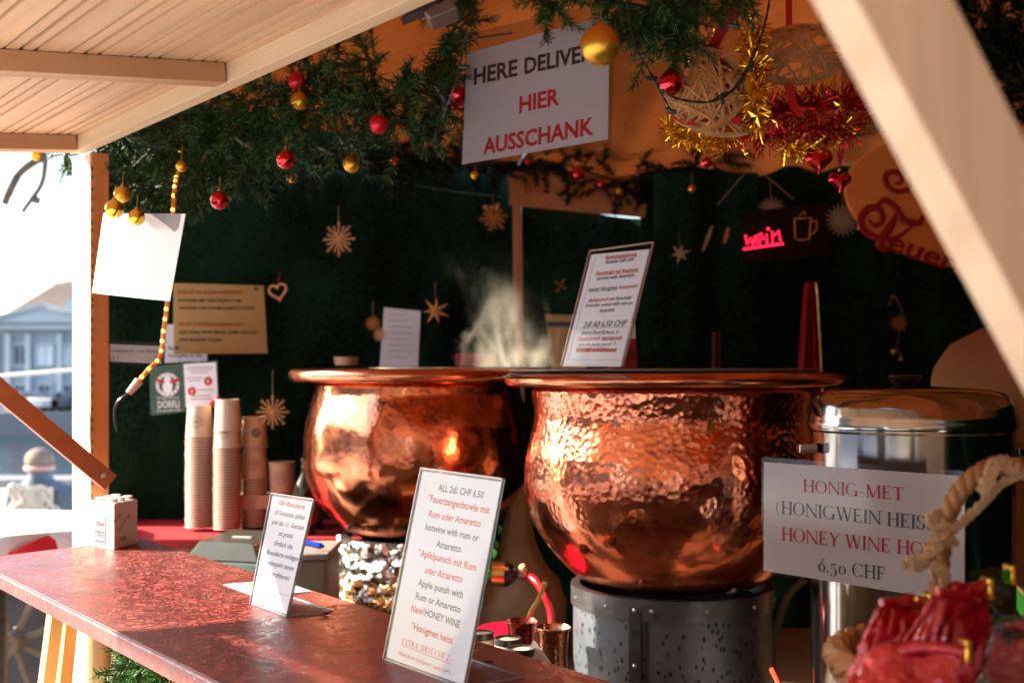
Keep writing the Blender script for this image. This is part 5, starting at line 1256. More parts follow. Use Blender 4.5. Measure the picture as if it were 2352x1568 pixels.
def tinsel(path, rad, n, mat, seed, name, w_=.0008):
    rnd = random.Random(seed); P_ = sm([at(*p) for p in path], 6); m = MB()
    L = len(P_) - 1
    for _ in range(n):
        t = rnd.random() * L; i = int(t); p = P_[i].lerp(P_[min(i + 1, L)], t - i); d = V((rnd.gauss(0, 1), rnd.gauss(0, 1), rnd.gauss(0, 1))).normalized() * rad * rnd.uniform(.5, 1.1)
        s = d.cross(V((rnd.gauss(0, 1), rnd.gauss(0, 1), rnd.gauss(0, 1)))).normalized() * w_; m.add([p - s, p + s, p + d + s, p + d - s], [(0, 1, 2, 3)])
    build(name, m, mat, wk, smooth=False, kind='stuff')
tinsel([(1740, 60, 1.84), (1725, 110, 1.80), (1732, 160, 1.78), (1740, 210, 1.78), (1728, 250, 1.8), (1740, 290, 1.82)], .028, 1500, GTIN, 1, 'gold_tinsel')
tinsel([(1535, 285, 1.9), (1570, 320, 1.9), (1640, 325, 1.9), (1700, 300, 1.9)], .024, 800, GTIN, 2, 'gold_tinsel'); tinsel([(1800, 335, 2.0), (1850, 345, 2.0), (1930, 300, 2.0), (1975, 270, 2.0)], .03, 600, GTIN, 3, 'gold_tinsel')
tinsel([(1620, 110, 1.84), (1640, 150, 1.8), (1655, 200, 1.8), (1680, 250, 1.82)], .024, 1000, RTIN, 4, 'red_tinsel')
tinsel([(1680, 300, 1.95), (1740, 270, 1.95), (1800, 250, 1.96), (1860, 240, 1.97), (1930, 230, 1.98), (1990, 250, 2.0)], .045, 1000, RTIN, 5, 'red_tinsel'); tinsel([(1740, 320, 2.0), (1820, 300, 2.0), (1900, 300, 2.0), (1960, 310, 2.0)], .035, 500, RTIN, 6, 'red_tinsel'); tinsel([(1560, 120, 1.95), (1600, 105, 1.95), (1640, 90, 1.95)], .02, 300, GTIN, 7, 'gold_tinsel')
def ribb(pts, w_, mat=RIBBON):
    m = MB(); q = sm([at(*p) for p in pts], 5)
    for a, b in zip(q, q[1:]):
        s = (b - a).cross(V((0, 1, 0))).normalized() * w_; m.add([a - s, a + s, b + s, b - s], [(0, 1, 2, 3)])
    build('ribbon', m, mat, wk, smooth=False)
ribb([(1725, -60, 1.80), (1690, 20, 1.83), (1655, 75, 1.86), (1640, 110, 1.88)], .008); ribb([(1810, -60, 1.9), (1812, 20, 1.9), (1812, 70, 1.9)], .005); ribb([(1850, -60, 1.9), (1880, 10, 1.9), (1920, 70, 1.9)], .005)
ribb([(1530, 225, 1.82), (1545, 260, 1.80), (1590, 280, 1.79), (1650, 270, 1.8), (1700, 280, 1.8)], .0055); ribb([(1642, 245, 1.8), (1670, 258, 1.8), (1688, 268, 1.8)], .005); ribb([(1812, 195, 1.86), (1822, 240, 1.86), (1845, 262, 1.86)], .007)
def star5(px, py, r, Y, mat, lab):
    c = at(px, py, Y); rr = r * Y / F; vs = [c + V((0, -.004, 0)), c + V((0, .004, 0))] + [c + V((rr * (1 if i % 2 == 0 else .42) * math.sin(i * math.pi / 5 + .3), 0, rr * (1 if i % 2 == 0 else .42) * math.cos(i * math.pi / 5 + .3))) for i in range(10)]
    m = MB(); m.add(vs, [(0, 2 + (i + 1) % 10, 2 + i) for i in range(10)] + [(1, 2 + i, 2 + (i + 1) % 10) for i in range(10)]); build('star', m, mat, wk, smooth=False)
star5(1738, 269, 27, 1.78, GOLDS, ''); star5(1783, 282, 14, 1.85, GOLDS, ''); star5(1928, 243, 17, 1.9, GOLDS, ''); star5(1714, 350, 14, 1.9, GOLDS, '')
bauble(1622, 373, 13, 1.9, REDB, 'small red bauble on a red ribbon under the left of the wicker ornament', th=26)
bauble(1705, 303, 21, 1.88, REDM, 'red bell shaped bauble under the wicker ornament', th=0, sc=(1, 1, .85)); bauble(1717, 352, 9, 1.88, GOLDS, 'tiny gold bauble hanging under the red bell', th=10)
rnd = random.Random(99)
m = MB(); mr = MB()
for i in range(70):
    (m if i % 3 else mr).ball(at(rnd.uniform(1690, 2010), rnd.uniform(205, 335), rnd.uniform(1.85, 1.95)), rnd.uniform(.0012, .0026), 6)
build('gold_bead', m, GOLDS, wk, kind='stuff'); build('red_bead', mr, REDB, wk, kind='stuff')

# ---------------------------------------------------------------- oval board, lit sign, cloth, chain
c = at(2200, 465, 3.05); f_ = Face(c, (0, 1, 0), (0, 0, 1)); ov = empty('oval_board', c, 'oval orange wooden board with red carved script hanging at right', 'board')
k = 3.05 / F; pts = []
for i in range(56):
    a = 2 * math.pi * i / 56; x, z = 262 * math.cos(a), 148 * math.sin(a); ro = R(-10); pts.append(c + V(((x * math.cos(ro) - z * math.sin(ro)) * k, 0, (x * math.sin(ro) + z * math.cos(ro)) * k)))
m = MB(); m.prism(pts[::-1], (0, .018, 0)); build('board', m, CEDAR, ov, bevel=.004)
SCRP = plain('red_script_paint', (.33, .006, .006), .35)
def sw(pts, w0=.006):
    q = sm([at(x, y, 3.045) for x, y in pts], 6); n = len(q); m = MB(); m.tube(q, [w0 * (.35 + .9 * math.sin(math.pi * i / (n - 1)) ** .7) for i in range(n)], 6); m.v = [V((p.x, 3.046 + (p.y - 3.046) * .3, p.z)) for p in m.v]; build('script_stroke', m, SCRP, ov)
sw([(2078, 372), (2090, 400), (2088, 432), (2060, 440), (2037, 425), (2035, 402), (2055, 395), (2070, 405), (2068, 420), (2055, 420)])
sw([(2062, 352), (2075, 385), (2095, 395), (2110, 380)], .007)
sw([(2095, 520), (2060, 545), (2020, 548), (1985, 530), (1978, 500), (1998, 478), (2022, 484), (2025, 508), (2008, 518), (1995, 505)], .008)
sw([(2010, 480), (2030, 460), (2055, 475), (2075, 505), (2110, 512), (2120, 495)], .008); sw([(2040, 575), (2020, 560), (2045, 520), (2060, 490)], .009)
f_.line(ov, 'euerz', (2040, 575), (2235, 640), 50, SCRP, .35, .03, off=.004)
# lit sign
ld = empty('led_sign', at(1800, 560, 3.4), 'black panel with glowing red dotted lettering and a dim mug outline', 'lit sign')
fL = Face(at(1800, 535, 3.42), (-.12, 1, 0), (0, 0, 1))
panel('box', fL, [(1706, 486), (1902, 468), (1904, 582), (1712, 604)], .03, plain('sign_black', (.008, .006, .008), .35), ld)
def dots(poly_, step=5.6, r=2.3, mat=LEDRED):
    m = MB()
    for a, b in zip(poly_, poly_[1:]):
        L = math.hypot(b[0] - a[0], b[1] - a[1]); n = max(1, int(L / step))
        for i in range(n):
            p = fL.h(a[0] + (b[0] - a[0]) * i / n, a[1] + (b[1] - a[1]) * i / n); m.ball(p - fL.n * .002, r * 3.4 / F, 8)
    build('led_letter', m, mat, ld)
dots([(1712, 543), (1716, 560), (1724, 548), (1728, 562), (1736, 538)]); dots([(1737, 553), (1752, 549), (1748, 537), (1738, 543), (1738, 558), (1752, 558)]); dots([(1760, 540), (1761, 558), (1766, 556)]); dots([(1764, 526), (1765, 526.5)], 6, 3.2)
dots([(1774, 556), (1773, 534), (1778, 540), (1788, 532), (1792, 552), (1799, 548)]); dots([(1709, 572), (1803, 559)], 6.5, 2.8)
def mugline(mat):
    m = MB(); m.tube([fL.h(*p) - fL.n * .002 for p in sm2([(1824, 502), (1826, 548), (1842, 552), (1858, 549), (1862, 500), (1842, 502), (1824, 502)])], .0022, 6); m.tube([fL.h(*p) - fL.n * .002 for p in sm2([(1862, 508), (1876, 508), (1874, 530), (1860, 540)])], .0022, 6)
    m.tube([fL.h(*p) - fL.n * .002 for p in sm2([(1836, 496), (1842, 488), (1850, 494), (1846, 484)])], .0018, 6); build('mug_outline', m, mat, ld)
def sm2(p): return p
mugline(LEDDIM)
for a, b in (((1716, 486), (1746, 402)), ((1890, 470), (1790, 402))):
    pass
m = MB(); m.tube([at(1648, 470, 3.42), at(1728, 378, 3.42), at(1824, 458, 3.42)], .0016, 4); tag(build('sign_string', m, TWINE), 'brown string forming a peak above the lit sign', 'string')
def cloth(px0, px1, top, bot, Y, mat, label, cat, n=5, taper=.4, seed=0, trim=None):
    r = empty(cat.replace(' ', '_'), at((px0 + px1) / 2, bot, Y), label, cat); k = Y / F
    def g(u_, v_):
        c_ = (px0 + px1) / 2; hw = (px1 - px0) / 2 * (taper + (1 - taper) * v_ ** .7); px = c_ + (u_ * 2 - 1) * hw; py = top + (bot - top) * v_
        p = at(px, py, Y); return p + V((0, .018 * math.sin(u_ * n * 6.28 + seed) + .01 * noise.noise(V((u_ * 4, v_ * 3, seed))), 0))
    m = MB(); m.grid(g, 60, 20); build('cloth', m, mat, r, angle=180)
    if trim: m = MB(); m.tube([g(.93, j / 20) + V((0, -.006, 0)) for j in range(21)], [.003 + .0015 * (j % 2) for j in range(21)], 6); build('gold_trim', m, trim, r)
cloth(1828, 1894, 650, 990, 3.3, REDCL, 'red stocking cloth with gold trim hanging behind the right kettle', 'red cloth', 4, .3, 1, CAPM)
cloth(1636, 1658, 762, 990, 3.6, plain('tan_stripe_cloth', (.13, .045, .03), .85), 'narrow tan and red scarf hanging behind the kettle rim', 'scarf', 2, .9, 2)
m = MB(); f_r = Face(at(1450, 800, 2.5), (0, 1, 0), (0, 0, 1)); rb = empty('red_carton', at(1448, 850, 2.5), 'red and white carton standing behind the acrylic menu', 'carton')
# stands on the kettle lid
panel('carton', Face(at(1450, 800, 2.42), (0, 1, 0), (0, 0, 1)), [(1400, 752), (1458, 750), (1464, 844), (1400, 844)], .03, plain('carton_red', (.36, .012, .03), .4), rb)
panel('white_band', Face(at(1450, 800, 2.42), (0, 1, 0), (0, 0, 1)), [(1400, 745), (1458, 742), (1460, 777), (1400, 779)], .031, WHITEP, rb, front=.002)
m = MB()
for i in range(9): m.beam(at(1436 + i * 2.4, 800, 2.416), at(1434 + i * 2.4, 828, 2.416), .0006 + .0005 * (i % 3), .0005, V((0, 1, 0)))
build('barcode', m, plain('carton_dark_print', (.10, .008, .015), .5), rb, smooth=False)
ch = empty('silver_chain', at(2050, 700, 3.3), 'silver chain pendant hanging against the dark curtain at right', 'chain'); m = MB()
q = sm([at(*p, 3.3) for p in ((2042, 700), (2050, 680), (2062, 692), (2072, 720), (2066, 760), (2060, 800), (2070, 818))], 5)
for p in q: m.ball(p, .0038, 6)
m.ball(at(2052, 808, 3.3), .009, 10); m.ball(at(2068, 824, 3.3), .007, 8); build('chain_link', m, STEEL, ch)
# red lidded pot behind, small cup edge behind left kettle
m = MB(); m.box(at(1092, 826, 3.45), (.055, 0, 0), (0, .04, 0), (0, 0, .018)); tag(build('red_tin', m, plain('red_tin_paint', (.40, .01, .03), .3), bevel=.004), 'red tin behind the steam between the kettles', 'tin')
m = MB(); m.lathe(at(795, 838, 3.34), [(0, 0), (.03, 0), (.034, .022), (.031, .022), (.028, .003)], 24); tag(build('small_bowl', m, CUPM), 'small tan bowl just behind the left kettle rim', 'bowl')

# ---------------------------------------------------------------- behind the counter: mugs, torch, hose, sack
def mug(px, py, r, Y, label, body, inner, band, h=.095, cat='mug', hammered=False):
    k = Y / F; rr = r * k; c = at(px, py, Y); c.z -= h; root = empty('mug', c, label, cat); m = MB()
    if band:
        m.lathe(c, [(0, 0), (rr * .93, 0), (rr * .97, h * .86)], 40); build('body', m, body, root)
        m = MB(); m.lathe(c, [(rr * .97, h * .86), (rr * 1.0, h * .87), (rr * 1.0, h), (rr * .94, h), (rr * .93, h * .93)], 40); build('rim_band', m, band, root)
        m = MB(); m.lathe(c, [(rr * .93, h * .96), (rr * .5, h * .955), (0, h * .955)], 40); build('lid', m, inner, root)
    else:
        m.lathe(c, [(0, 0), (rr * .74, 0), (rr * .76, .01), (rr * .78, h * .7), (rr * .86, h * .93), (rr * 1.0, h), (rr * .97, h * 1.01), (rr * .83, h * .93), (rr * .74, h * .6), (rr * .7, .01), (0, .01)], 48)
        build('body', m, body, root)
    return root
CREAM = plain('cream_enamel', (.72, .62, .50), .35, 0, .05); NAVY = plain('dark_band', (.03, .035, .04), .35)
mug(1105, 1450, 29, 1.86, 'cream mug with dark rim nearest the tall price sign', CREAM, CREAM, NAVY, .075); mug(1167, 1463, 32, 1.80, 'cream mug with dark rim in the middle of three', CREAM, CREAM, NAVY, .075); mug(1197, 1486, 32, 1.72, 'cream mug with dark rim closest to the counter edge', CREAM, CREAM, NAVY, .075)
CM = copper('mug_copper', (.72, .36, .26), (.42, .18, .12), 110, .9)
mug(1270, 1440, 42, 2.06, 'hammered copper mug beside the galvanised stove', CM, CM, None, .11); mug(1198, 1426, 38, 2.2, 'red brown copper mug behind the cream mugs', plain('red_copper', (.30, .05, .04), .2, .9), CM, None, .11)
m = MB(); m.add([at(1225, 1468, 1.72), at(1262, 1520, 1.72), at(1230, 1560, 1.70), at(1190, 1545, 1.70), at(1232, 1475, 1.74), at(1268, 1525, 1.74)], [(0, 1, 2, 3), (0, 4, 5, 1)])
m.v = [V((p.x, p.y, p.z)) for p in m.v]; tag(build('paper_packet', m, PAPER, smooth=False), 'folded white paper packet between the mugs', 'packet')
m = MB(); m.lathe(at(1170, 1432, 2.35) + V((0, 0, -.06)), [(0, 0), (.05, 0), (.062, .045), (.066, .048), (.062, .052), (0, .05)], 32); tag(build('red_dish', m, plain('red_enamel', (.65, .01, .05), .2)), 'bright red enamel dish behind the copper mugs', 'dish')
tc_ = empty('gas_torch', at(1180, 1320, 2.5), 'black and brass gas burner with a red hose', 'gas burner')
a, b = at(1130, 1312, 2.5), at(1190, 1314, 2.5)
m = MB(); m.tube([at(1128, 1316, 2.5), at(1166, 1318, 2.5), at(1180, 1318, 2.5), at(1190, 1318, 2.5)], [.024, .026, .018, .006], 20); build('burner_bell', m, BLACKP, tc_)
m = MB(); m.tube([at(1130, 1317, 2.497), at(1158, 1318, 2.497)], .0262, 20); build('brass_band', m, BRASS, tc_)
m = MB(); m.tube([at(1188, 1318, 2.5), at(1205, 1321, 2.5), at(1212, 1322, 2.5)], [.006, .009, .008], 12); build('valve', m, plain('blue_steel', (.25, .32, .42), .2, 1), tc_)
m = MB(); m.ball(at(1202, 1306, 2.5), .011, 14); build('valve_knob', m, plain('amber_knob', (.9, .6, .25), .1), tc_)
m = MB(); m.tube(sm([at(1210, 1322, 2.5), at(1232, 1334, 2.47), at(1252, 1365, 2.45), at(1266, 1400, 2.44), at(1268, 1440, 2.43), at(1262, 1500, 2.42)], 8), .0088, 12); build('hose', m, REDHOSE, tc_)
m = MB(); m.tube(sm([at(1252, 1335, 2.42), at(1240, 1370, 2.42), at(1222, 1400, 2.42), at(1205, 1440, 2.42)], 5), [.004 + .001 * (i % 2) for i in range(16)], 6); tag(build('brass_chain', m, BRASS), 'brass chain dangling beside the red hose', 'chain')
def sackf(r, z, a):
    return r * (1 + .16 * noise.noise(V((math.cos(a) * 1.6, math.sin(a) * 1.6, z * 9))) + .06 * noise.noise(V((math.cos(a) * 6, math.sin(a) * 6, z * 25))))
m = MB(); cc = at(1190, 1400, 2.95); cc.z = .722
m.lathe(cc, [(0, 0), (.10, .005), (.118, .06), (.12, .12), (.10, .17), (.065, .205), (.04, .26), (.03, .33), (.026, .40), (.0, .41)], 64, sackf); tag(build('burlap_sack', m, BURLAP), 'tan burlap sack tied upwards between the two kettles', 'sack')
# sheet metal chair leg and shaft seen between stove and urn
m = MB(); m.tube(sm([at(1850, 1330, 2.4), at(1815, 1360, 2.4), at(1790, 1420, 2.4), at(1775, 1500, 2.4), at(1772, 1600, 2.4)], 6), .008, 8); tag(build('curved_tube', m, plain('pale_tube', (.35, .36, .28), .4)), 'pale curved tube between the stove and the urn', 'tube')
m = MB(); m.tube([at(1800, 1600, 1.95), at(1786, 1562, 1.97), at(1774, 1537, 2.0)], .005, 8); tag(build('red_tube', m, plain('orange_red_tube', (.65, .06, .03), .3)), 'short orange red tube by the stove foot', 'tube')
# debris on the counter
for i, (x, y) in enumerate(((1262, 1500), (725, 1405), (800, 1490), (455, 1317))):
    pass
mm = MB(); a, b = cz(1012, 1531), cz(1030, 1530); 
m = MB(); p, q_ = cz(1112, 1526), cz(1131, 1524); m.tube([p + V((0, 0, .0025)), q_ + V((0, 0, .0025))], .0014, 6); tag(build('wood_chip', m, INK), 'tiny dark chip lying on the counter right of the tall sign', 'chip')
m = MB(); p, q_ = cz(743, 1411), cz(753, 1413); m.tube([p + V((0, 0, .0025)), q_ + V((0, 0, .0025))], .0016, 6); tag(build('wood_chip', m, INK), 'tiny dark chip lying beside the small sign foot', 'chip')

# ---------------------------------------------------------------- basket of red bags
bk = empty('wicker_basket', V((.40, .93, CZ)), 'blurred wicker basket with twisted rope handle in the right foreground', 'basket')
bc = V((.395, .93, CZ + .001)); m = MB(); Rb = .125
for j in range(9):
    z = .006 + j * .0082
    for s in (0, 1):
        m.tube([bc + V(((Rb * (.82 + .16 * j / 8) + .004 * math.sin(a * 9 + s * math.pi + j * math.pi)) * math.cos(a) * 1.15, (Rb * (.82 + .16 * j / 8) + .004 * math.sin(a * 9 + s * math.pi + j * math.pi)) * math.sin(a), z + .002 * math.cos(a * 18 + s * 3))) for a in [k * math.pi / 36 for k in range(72)]], .0046, 6, closed=True)
build('woven_side', m, ROPEM, bk)
m = MB()
for s in range(3):
    m.tube([bc + V(((Rb + .005 * math.cos(a * 14 + s * 2.09)) * math.cos(a) * 1.15, (Rb + .005 * math.cos(a * 14 + s * 2.09)) * math.sin(a), .082 + .005 * math.sin(a * 14 + s * 2.09))) for a in [k * math.pi / 48 for k in range(96)]], .0062, 7, closed=True)
build('braided_rim', m, ROPEM, bk)
hp = sm([at(*p) for p in ((2136, 1540, .93), (2146, 1450, .93), (2154, 1360, .93), (2160, 1280, .93), (2172, 1200, .93), (2200, 1135, .93), (2245, 1090, .93), (2300, 1068, .93), (2370, 1090, .93), (2440, 1170, .93), (2480, 1300, .93), (2500, 1500, .93))], 10)
for s in range(3):
    m = MB(); pts = []
    for i, p in enumerate(hp):
        t = (hp[min(i + 1, len(hp) - 1)] - hp[max(i - 1, 0)]).normalized(); o = t.cross(V((0, 1, 0))).normalized(); pts.append(p + (o * math.cos(i * .5 + s * 2.094) + V((0, 1, 0)) * math.sin(i * .5 + s * 2.094)) * .0036)
    m.tube(pts, .0043, 8); build('handle_strand', m, ROPEM, bk)
def tw(pts, r=.003):
    m = MB(); q = sm([at(*p) for p in pts], 6)
    for s in (0, 2.09, 4.18): m.tube([p + V((math.cos(i * .9 + s), .3, math.sin(i * .9 + s))) * r * .7 for i, p in enumerate(q)], r * .7, 5)
    build('twine', m, TWINE, bk)
tw([(2078, 1296, .91), (2110, 1280, .905), (2150, 1262, .9), (2180, 1225, .905), (2220, 1190, .91), (2262, 1150, .91), (2300, 1110, .91), (2352, 1085, .91)]); tw([(2150, 1175, .91), (2165, 1200, .905), (2185, 1215, .905), (2150, 1262, .905), (2120, 1300, .905), (2105, 1302, .905), (2100, 1285, .905)])
tw([(2130, 1262, .905), (2160, 1230, .90), (2190, 1245, .905)], .004); tw([(2262, 1130, .905), (2275, 1085, .90), (2300, 1060, .905), (2330, 1075, .905)], .005); tw([(2155, 1380, .905), (2170, 1330, .90), (2158, 1300, .905)], .004); tw([(2140, 1190, .905), (2148, 1205, .905), (2160, 1215, .905)], .004)
def bag(px, py, Y, h, r, lean, seed, label, mat=FOILR, top=None, group=None):
    c = at(px, py, Y) ; root = empty('foil_bag', c, label, 'foil bag', group); L = V((lean[0], lean[1], 1))
    def P3_(v_, a):
        z = h * v_; wx = 1.0 - .34 * v_ + .10 * math.sin(v_ * 3.1); dy = .72 * (1 - v_) ** .8 + .07
        ca, sa = math.cos(a), math.sin(a); ca = math.copysign(abs(ca) ** .8, ca)
        nz = noise.noise(V((ca * 1.2 + seed, sa * 1.2, v_ * 2))) * .14 + abs(noise.noise(V((ca * 2.4 + seed * 3, sa * 2, v_ * 3.2)))) * .26 + abs(noise.noise(V((ca * 5 + seed, sa * 5, v_ * 7 + seed)))) * .14 - .12
        tw_ = .5 * math.sin(seed) * v_
        x, y = r * wx * (1 + nz) * ca, r * dy * (1 + nz * 1.6) * sa
        return c + V((x * math.cos(tw_) - y * math.sin(tw_) + lean[0] * z, x * math.sin(tw_) + y * math.cos(tw_) + lean[1] * z, z + .004 * math.sin(x * 160 + seed) * v_))
    m = MB(); n = 60; vs = []; nv = 30
    for jj in range(nv + 1):
        for i in range(n): vs.append(P3_(jj / nv, 2 * math.pi * i / n))
    m.add(vs, [(jj * n + i, jj * n + (i + 1) % n, (jj + 1) * n + (i + 1) % n, (jj + 1) * n + i) for jj in range(nv) for i in range(n)] + [tuple(range(nv * n, nv * n + n))]); build('bag', m, mat, root, angle=16)
    A_, B_ = P3_(1, math.pi), P3_(1, 0)
    m = MB(); m.tube([A_ + (B_ - A_) * t_ + V((0, -.002, .003 * math.sin(t_ * 6 + seed))) for t_ in (.0, .2, .5, .8, 1.0)], [.0030, .0044, .0050, .0044, .0032], 12); build('rolled_top', m, mat, root)
    m = MB(); m.box(B_ + V((.001, -.002, 0)), (.0022, 0, 0), (0, .008, 0), (0, 0, .0075)); build('gold_clip', m, GOLDS, root, bevel=.001)
bag(2050, 1630, .88, .080, .034, (.1, 0), 1, 'red foil bag standing upright at the left of the basket'); bag(2128, 1660, .84, .094, .036, (.25, .0), 2, 'red foil bag leaning right in the middle of the basket')
bag(2200, 1600, .90, .066, .032, (-.25, .1), 3, 'red foil bag with a gold clip right behind the rope handle'); bag(2120, 1720, .80, .066, .05, (-.1, 0), 4, 'wide red foil bag in front of the others'); bag(2290, 1640, .88, .058, .040, (.3, .1), 5, 'low dark red foil bag at the right of the basket')
bag(2340, 1650, .78, .060, .030, (.1, .0), 6, 'clear cellophane bag at the right frame edge', CELLO); bag(2345, 1470, .9, .05, .026, (-.5, 0), 7, 'green tinted cellophane bag above the basket rim', GREENC)
# ================================================================ PEOPLE
def skinned(name, joints, edges, mat, parent=None, root=0, sub=2, loc=None):
    me = bpy.data.meshes.new(name); org = WLOC[parent.name] if parent is not None else V(loc)
    me.from_pydata([tuple(V(j[0]) - org) for j in joints], edges, []); ob = bpy.data.objects.new(name, me); COL.objects.link(ob)
    if parent is not None: ob.parent = parent
    else: ob.location = org
    WLOC[ob.name] = org.copy(); me.materials.append(mat)
    ob.modifiers.new('skin', 'SKIN'); ly = me.skin_vertices[0].data if me.skin_vertices else None
    if ly is None:
        bm = bmesh.new(); bm.from_mesh(me); bm.verts.layers.skin.verify(); bm.to_mesh(me); bm.free(); ly = me.skin_vertices[0].data
    for i, j in enumerate(joints):
        r = j[1]; ly[i].radius = (r, r) if not isinstance(r, tuple) else r; ly[i].use_root = (i == root)
    ob.modifiers['skin'].use_smooth_shade = True
    s = ob.modifiers.new('sub', 'SUBSURF'); s.levels = sub; s.render_levels = sub
    return ob
# vendor in tan jacket bending at the right
X0 = at(2500, 850, 2.55)
ps = empty('person', V((X0.x, 2.55, 0)), 'person in a tan jacket bending down behind the steel urn at right', 'person')
bx_ = X0.x
skinned('body', [((bx_ + .22, 2.62, .88), .16), ((bx_ + .16, 2.6, 1.05), .17), ((bx_ + .06, 2.57, 1.22), .18), ((bx_ + .02, 2.5, 1.33), .15), ((bx_ + .02, 2.40, 1.42), .06), ((bx_ + .03, 2.33, 1.50), .095), ((bx_ + .035, 2.31, 1.58), .07),
    ((bx_ - .14, 2.5, 1.34), .085), ((bx_ - .19, 2.45, 1.10), .06), ((bx_ - .10, 2.25, .95), .045), ((bx_ - .05, 2.18, .93), .035), ((bx_ + .22, 2.52, 1.34), .085), ((bx_ + .28, 2.42, 1.10), .06), ((bx_ + .2, 2.25, .95), .045),
    ((bx_ + .13, 2.62, .80), .11), ((bx_ + .13, 2.6, .45), .075), ((bx_ + .13, 2.62, .06), .05), ((bx_ + .31, 2.62, .80), .11), ((bx_ + .31, 2.6, .45), .075), ((bx_ + .31, 2.62, .06), .05)],
    [(0, 1), (1, 2), (2, 3), (3, 4), (4, 5), (5, 6), (3, 7), (7, 8), (8, 9), (9, 10), (3, 11), (11, 12), (12, 13), (0, 14), (14, 15), (15, 16), (0, 17), (17, 18), (18, 19)], SKIN, ps)
m = MB()
def jk(u_, v_):   # jacket: rounded back and shoulder with creases
    a = 2 * math.pi * u_; z = .86 + .66 * v_
    prof_ = [(0, .20), (.25, .235), (.5, .262), (.72, .262), (.82, .25), (.90, .215), (.96, .16), (1.0, .08)]
    for (a0, r0), (a1, r1__) in zip(prof_, prof_[1:]):
        if a0 <= v_ <= a1: rr = r0 + (r1__ - r0) * (v_ - a0) / (a1 - a0); break
    p = V((math.cos(a) * 1.6, math.sin(a) * 1.6, z * 4)); rr *= 1 + .05 * noise.noise(p) + .035 * abs(noise.noise(p * 2.7))
    return V((bx_ + .03 + .14 * (1 - v_) + rr * 1.5 * math.cos(a), 2.55 + rr * .78 * math.sin(a), z))
m.grid(jk, 72, 40); build('jacket', m, COAT, ps, angle=180)
for s in (-1, 1):
    m = MB(); pts = sm([V((bx_ + .03 + s * .22, 2.52, 1.36)), V((bx_ + .03 + s * .27, 2.45, 1.2)), V((bx_ + .03 + s * .24, 2.36, 1.06)), V((bx_ + .03 + s * .16, 2.27, .96))], 8); n = len(pts)
    m.tube(pts, [(.085 - .035 * i / n) * (1 + .08 * math.sin(i * 1.9)) for i in range(n)], 20); build('sleeve', m, COAT, ps)
m = MB(); m.ball(V((bx_ + .035, 2.36, 1.56)), .105, 20, (1, 1.05, 1.0)); build('hair', m, plain('brown_hair', (.06, .03, .015), .6, bump=.5), ps)
m = MB(); m.box((bx_ + .22, 2.62, .45), (.17, 0, 0), (0, .11, 0), (0, 0, .44)); build('trousers', m, plain('dark_trousers', (.03, .03, .04), .8), ps, bevel=.04)

# seated person outside, seen from behind
Yp = 8.6; po = at(100, 1200, Yp); px_ = po.x
p2 = empty('person', V((px_, Yp, 0)), 'person seated outside seen from behind in a grey blue coat with a shaggy light scarf', 'person')
skinned('body', [((px_, Yp, .14), .17), ((px_, Yp + .02, .35), .16), ((px_ - .01, Yp, .55), .16), ((px_ - .02, Yp, .63), .07), ((px_ - .02, Yp - .02, .72), .095), ((px_ - .02, Yp - .02, .80), .07),
    ((px_ - .20, Yp, .53), .075), ((px_ - .27, Yp + .08, .32), .06), ((px_ - .18, Yp + .28, .22), .045), ((px_ + .18, Yp, .53), .075), ((px_ + .25, Yp + .08, .32), .06), ((px_ + .16, Yp + .28, .22), .045),
    ((px_ - .12, Yp + .3, .17), .09), ((px_ - .14, Yp + .62, .30), .06), ((px_ - .14, Yp + .72, .06), .05), ((px_ + .12, Yp + .3, .17), .09), ((px_ + .14, Yp + .62, .30), .06), ((px_ + .14, Yp + .72, .06), .05)],
    [(0, 1), (1, 2), (2, 3), (3, 4), (4, 5), (2, 6), (6, 7), (7, 8), (2, 9), (9, 10), (10, 11), (0, 12), (12, 13), (13, 14), (0, 15), (15, 16), (16, 17)], plain('grey_blue_coat', (.13, .17, .22), .8, 0, .1), p2)
m = MB(); m.ball(V((px_ - .02, Yp - .02, .77)), .10, 18, (1, 1, .85)); build('hair', m, plain('grey_brown_hair', (.22, .17, .13), .8, bump=.6), p2)
m = MB(); m.lathe((px_ - .02, Yp - .02, .70), [(.102, 0), (.106, .02), (.100, .03)], 20); build('headband', m, plain('pink_band', (.7, .35, .32), .6), p2)
m = MB(); m.box((px_ + .04, Yp - .20, .42), (.16, 0, 0), (0, .08, 0), (0, 0, .17)); build('backpack', m, plain('charcoal_pack', (.07, .07, .075), .7), p2, bevel=.05)
rnd = random.Random(5); m = MB()
for i in range(26):
    a = V((px_ + rnd.uniform(-.14, .18), Yp - .30, .60 + rnd.uniform(-.04, .03))); pts = [a]
    for j in range(5): pts.append(pts[-1] + V((rnd.uniform(-.07, .07), rnd.uniform(-.01, .01), rnd.uniform(-.11, -.03))))
    m.tube(sm(pts, 3), .013, 6)
build('shaggy_scarf', m, plain('cream_fringe', (.55, .52, .44), .9), p2)
b_ = MB(); b_.lathe(at(8, 1185, 8.0) + V((0, 0, -.35)), [(0, 0), (.085, 0), (.09, .34), (.088, .36), (.0, .37)], 20); tag(build('orange_bollard', b_, plain('orange_top', (.75, .35, .10), .5)), 'short orange topped bollard at the left frame edge', 'bollard')
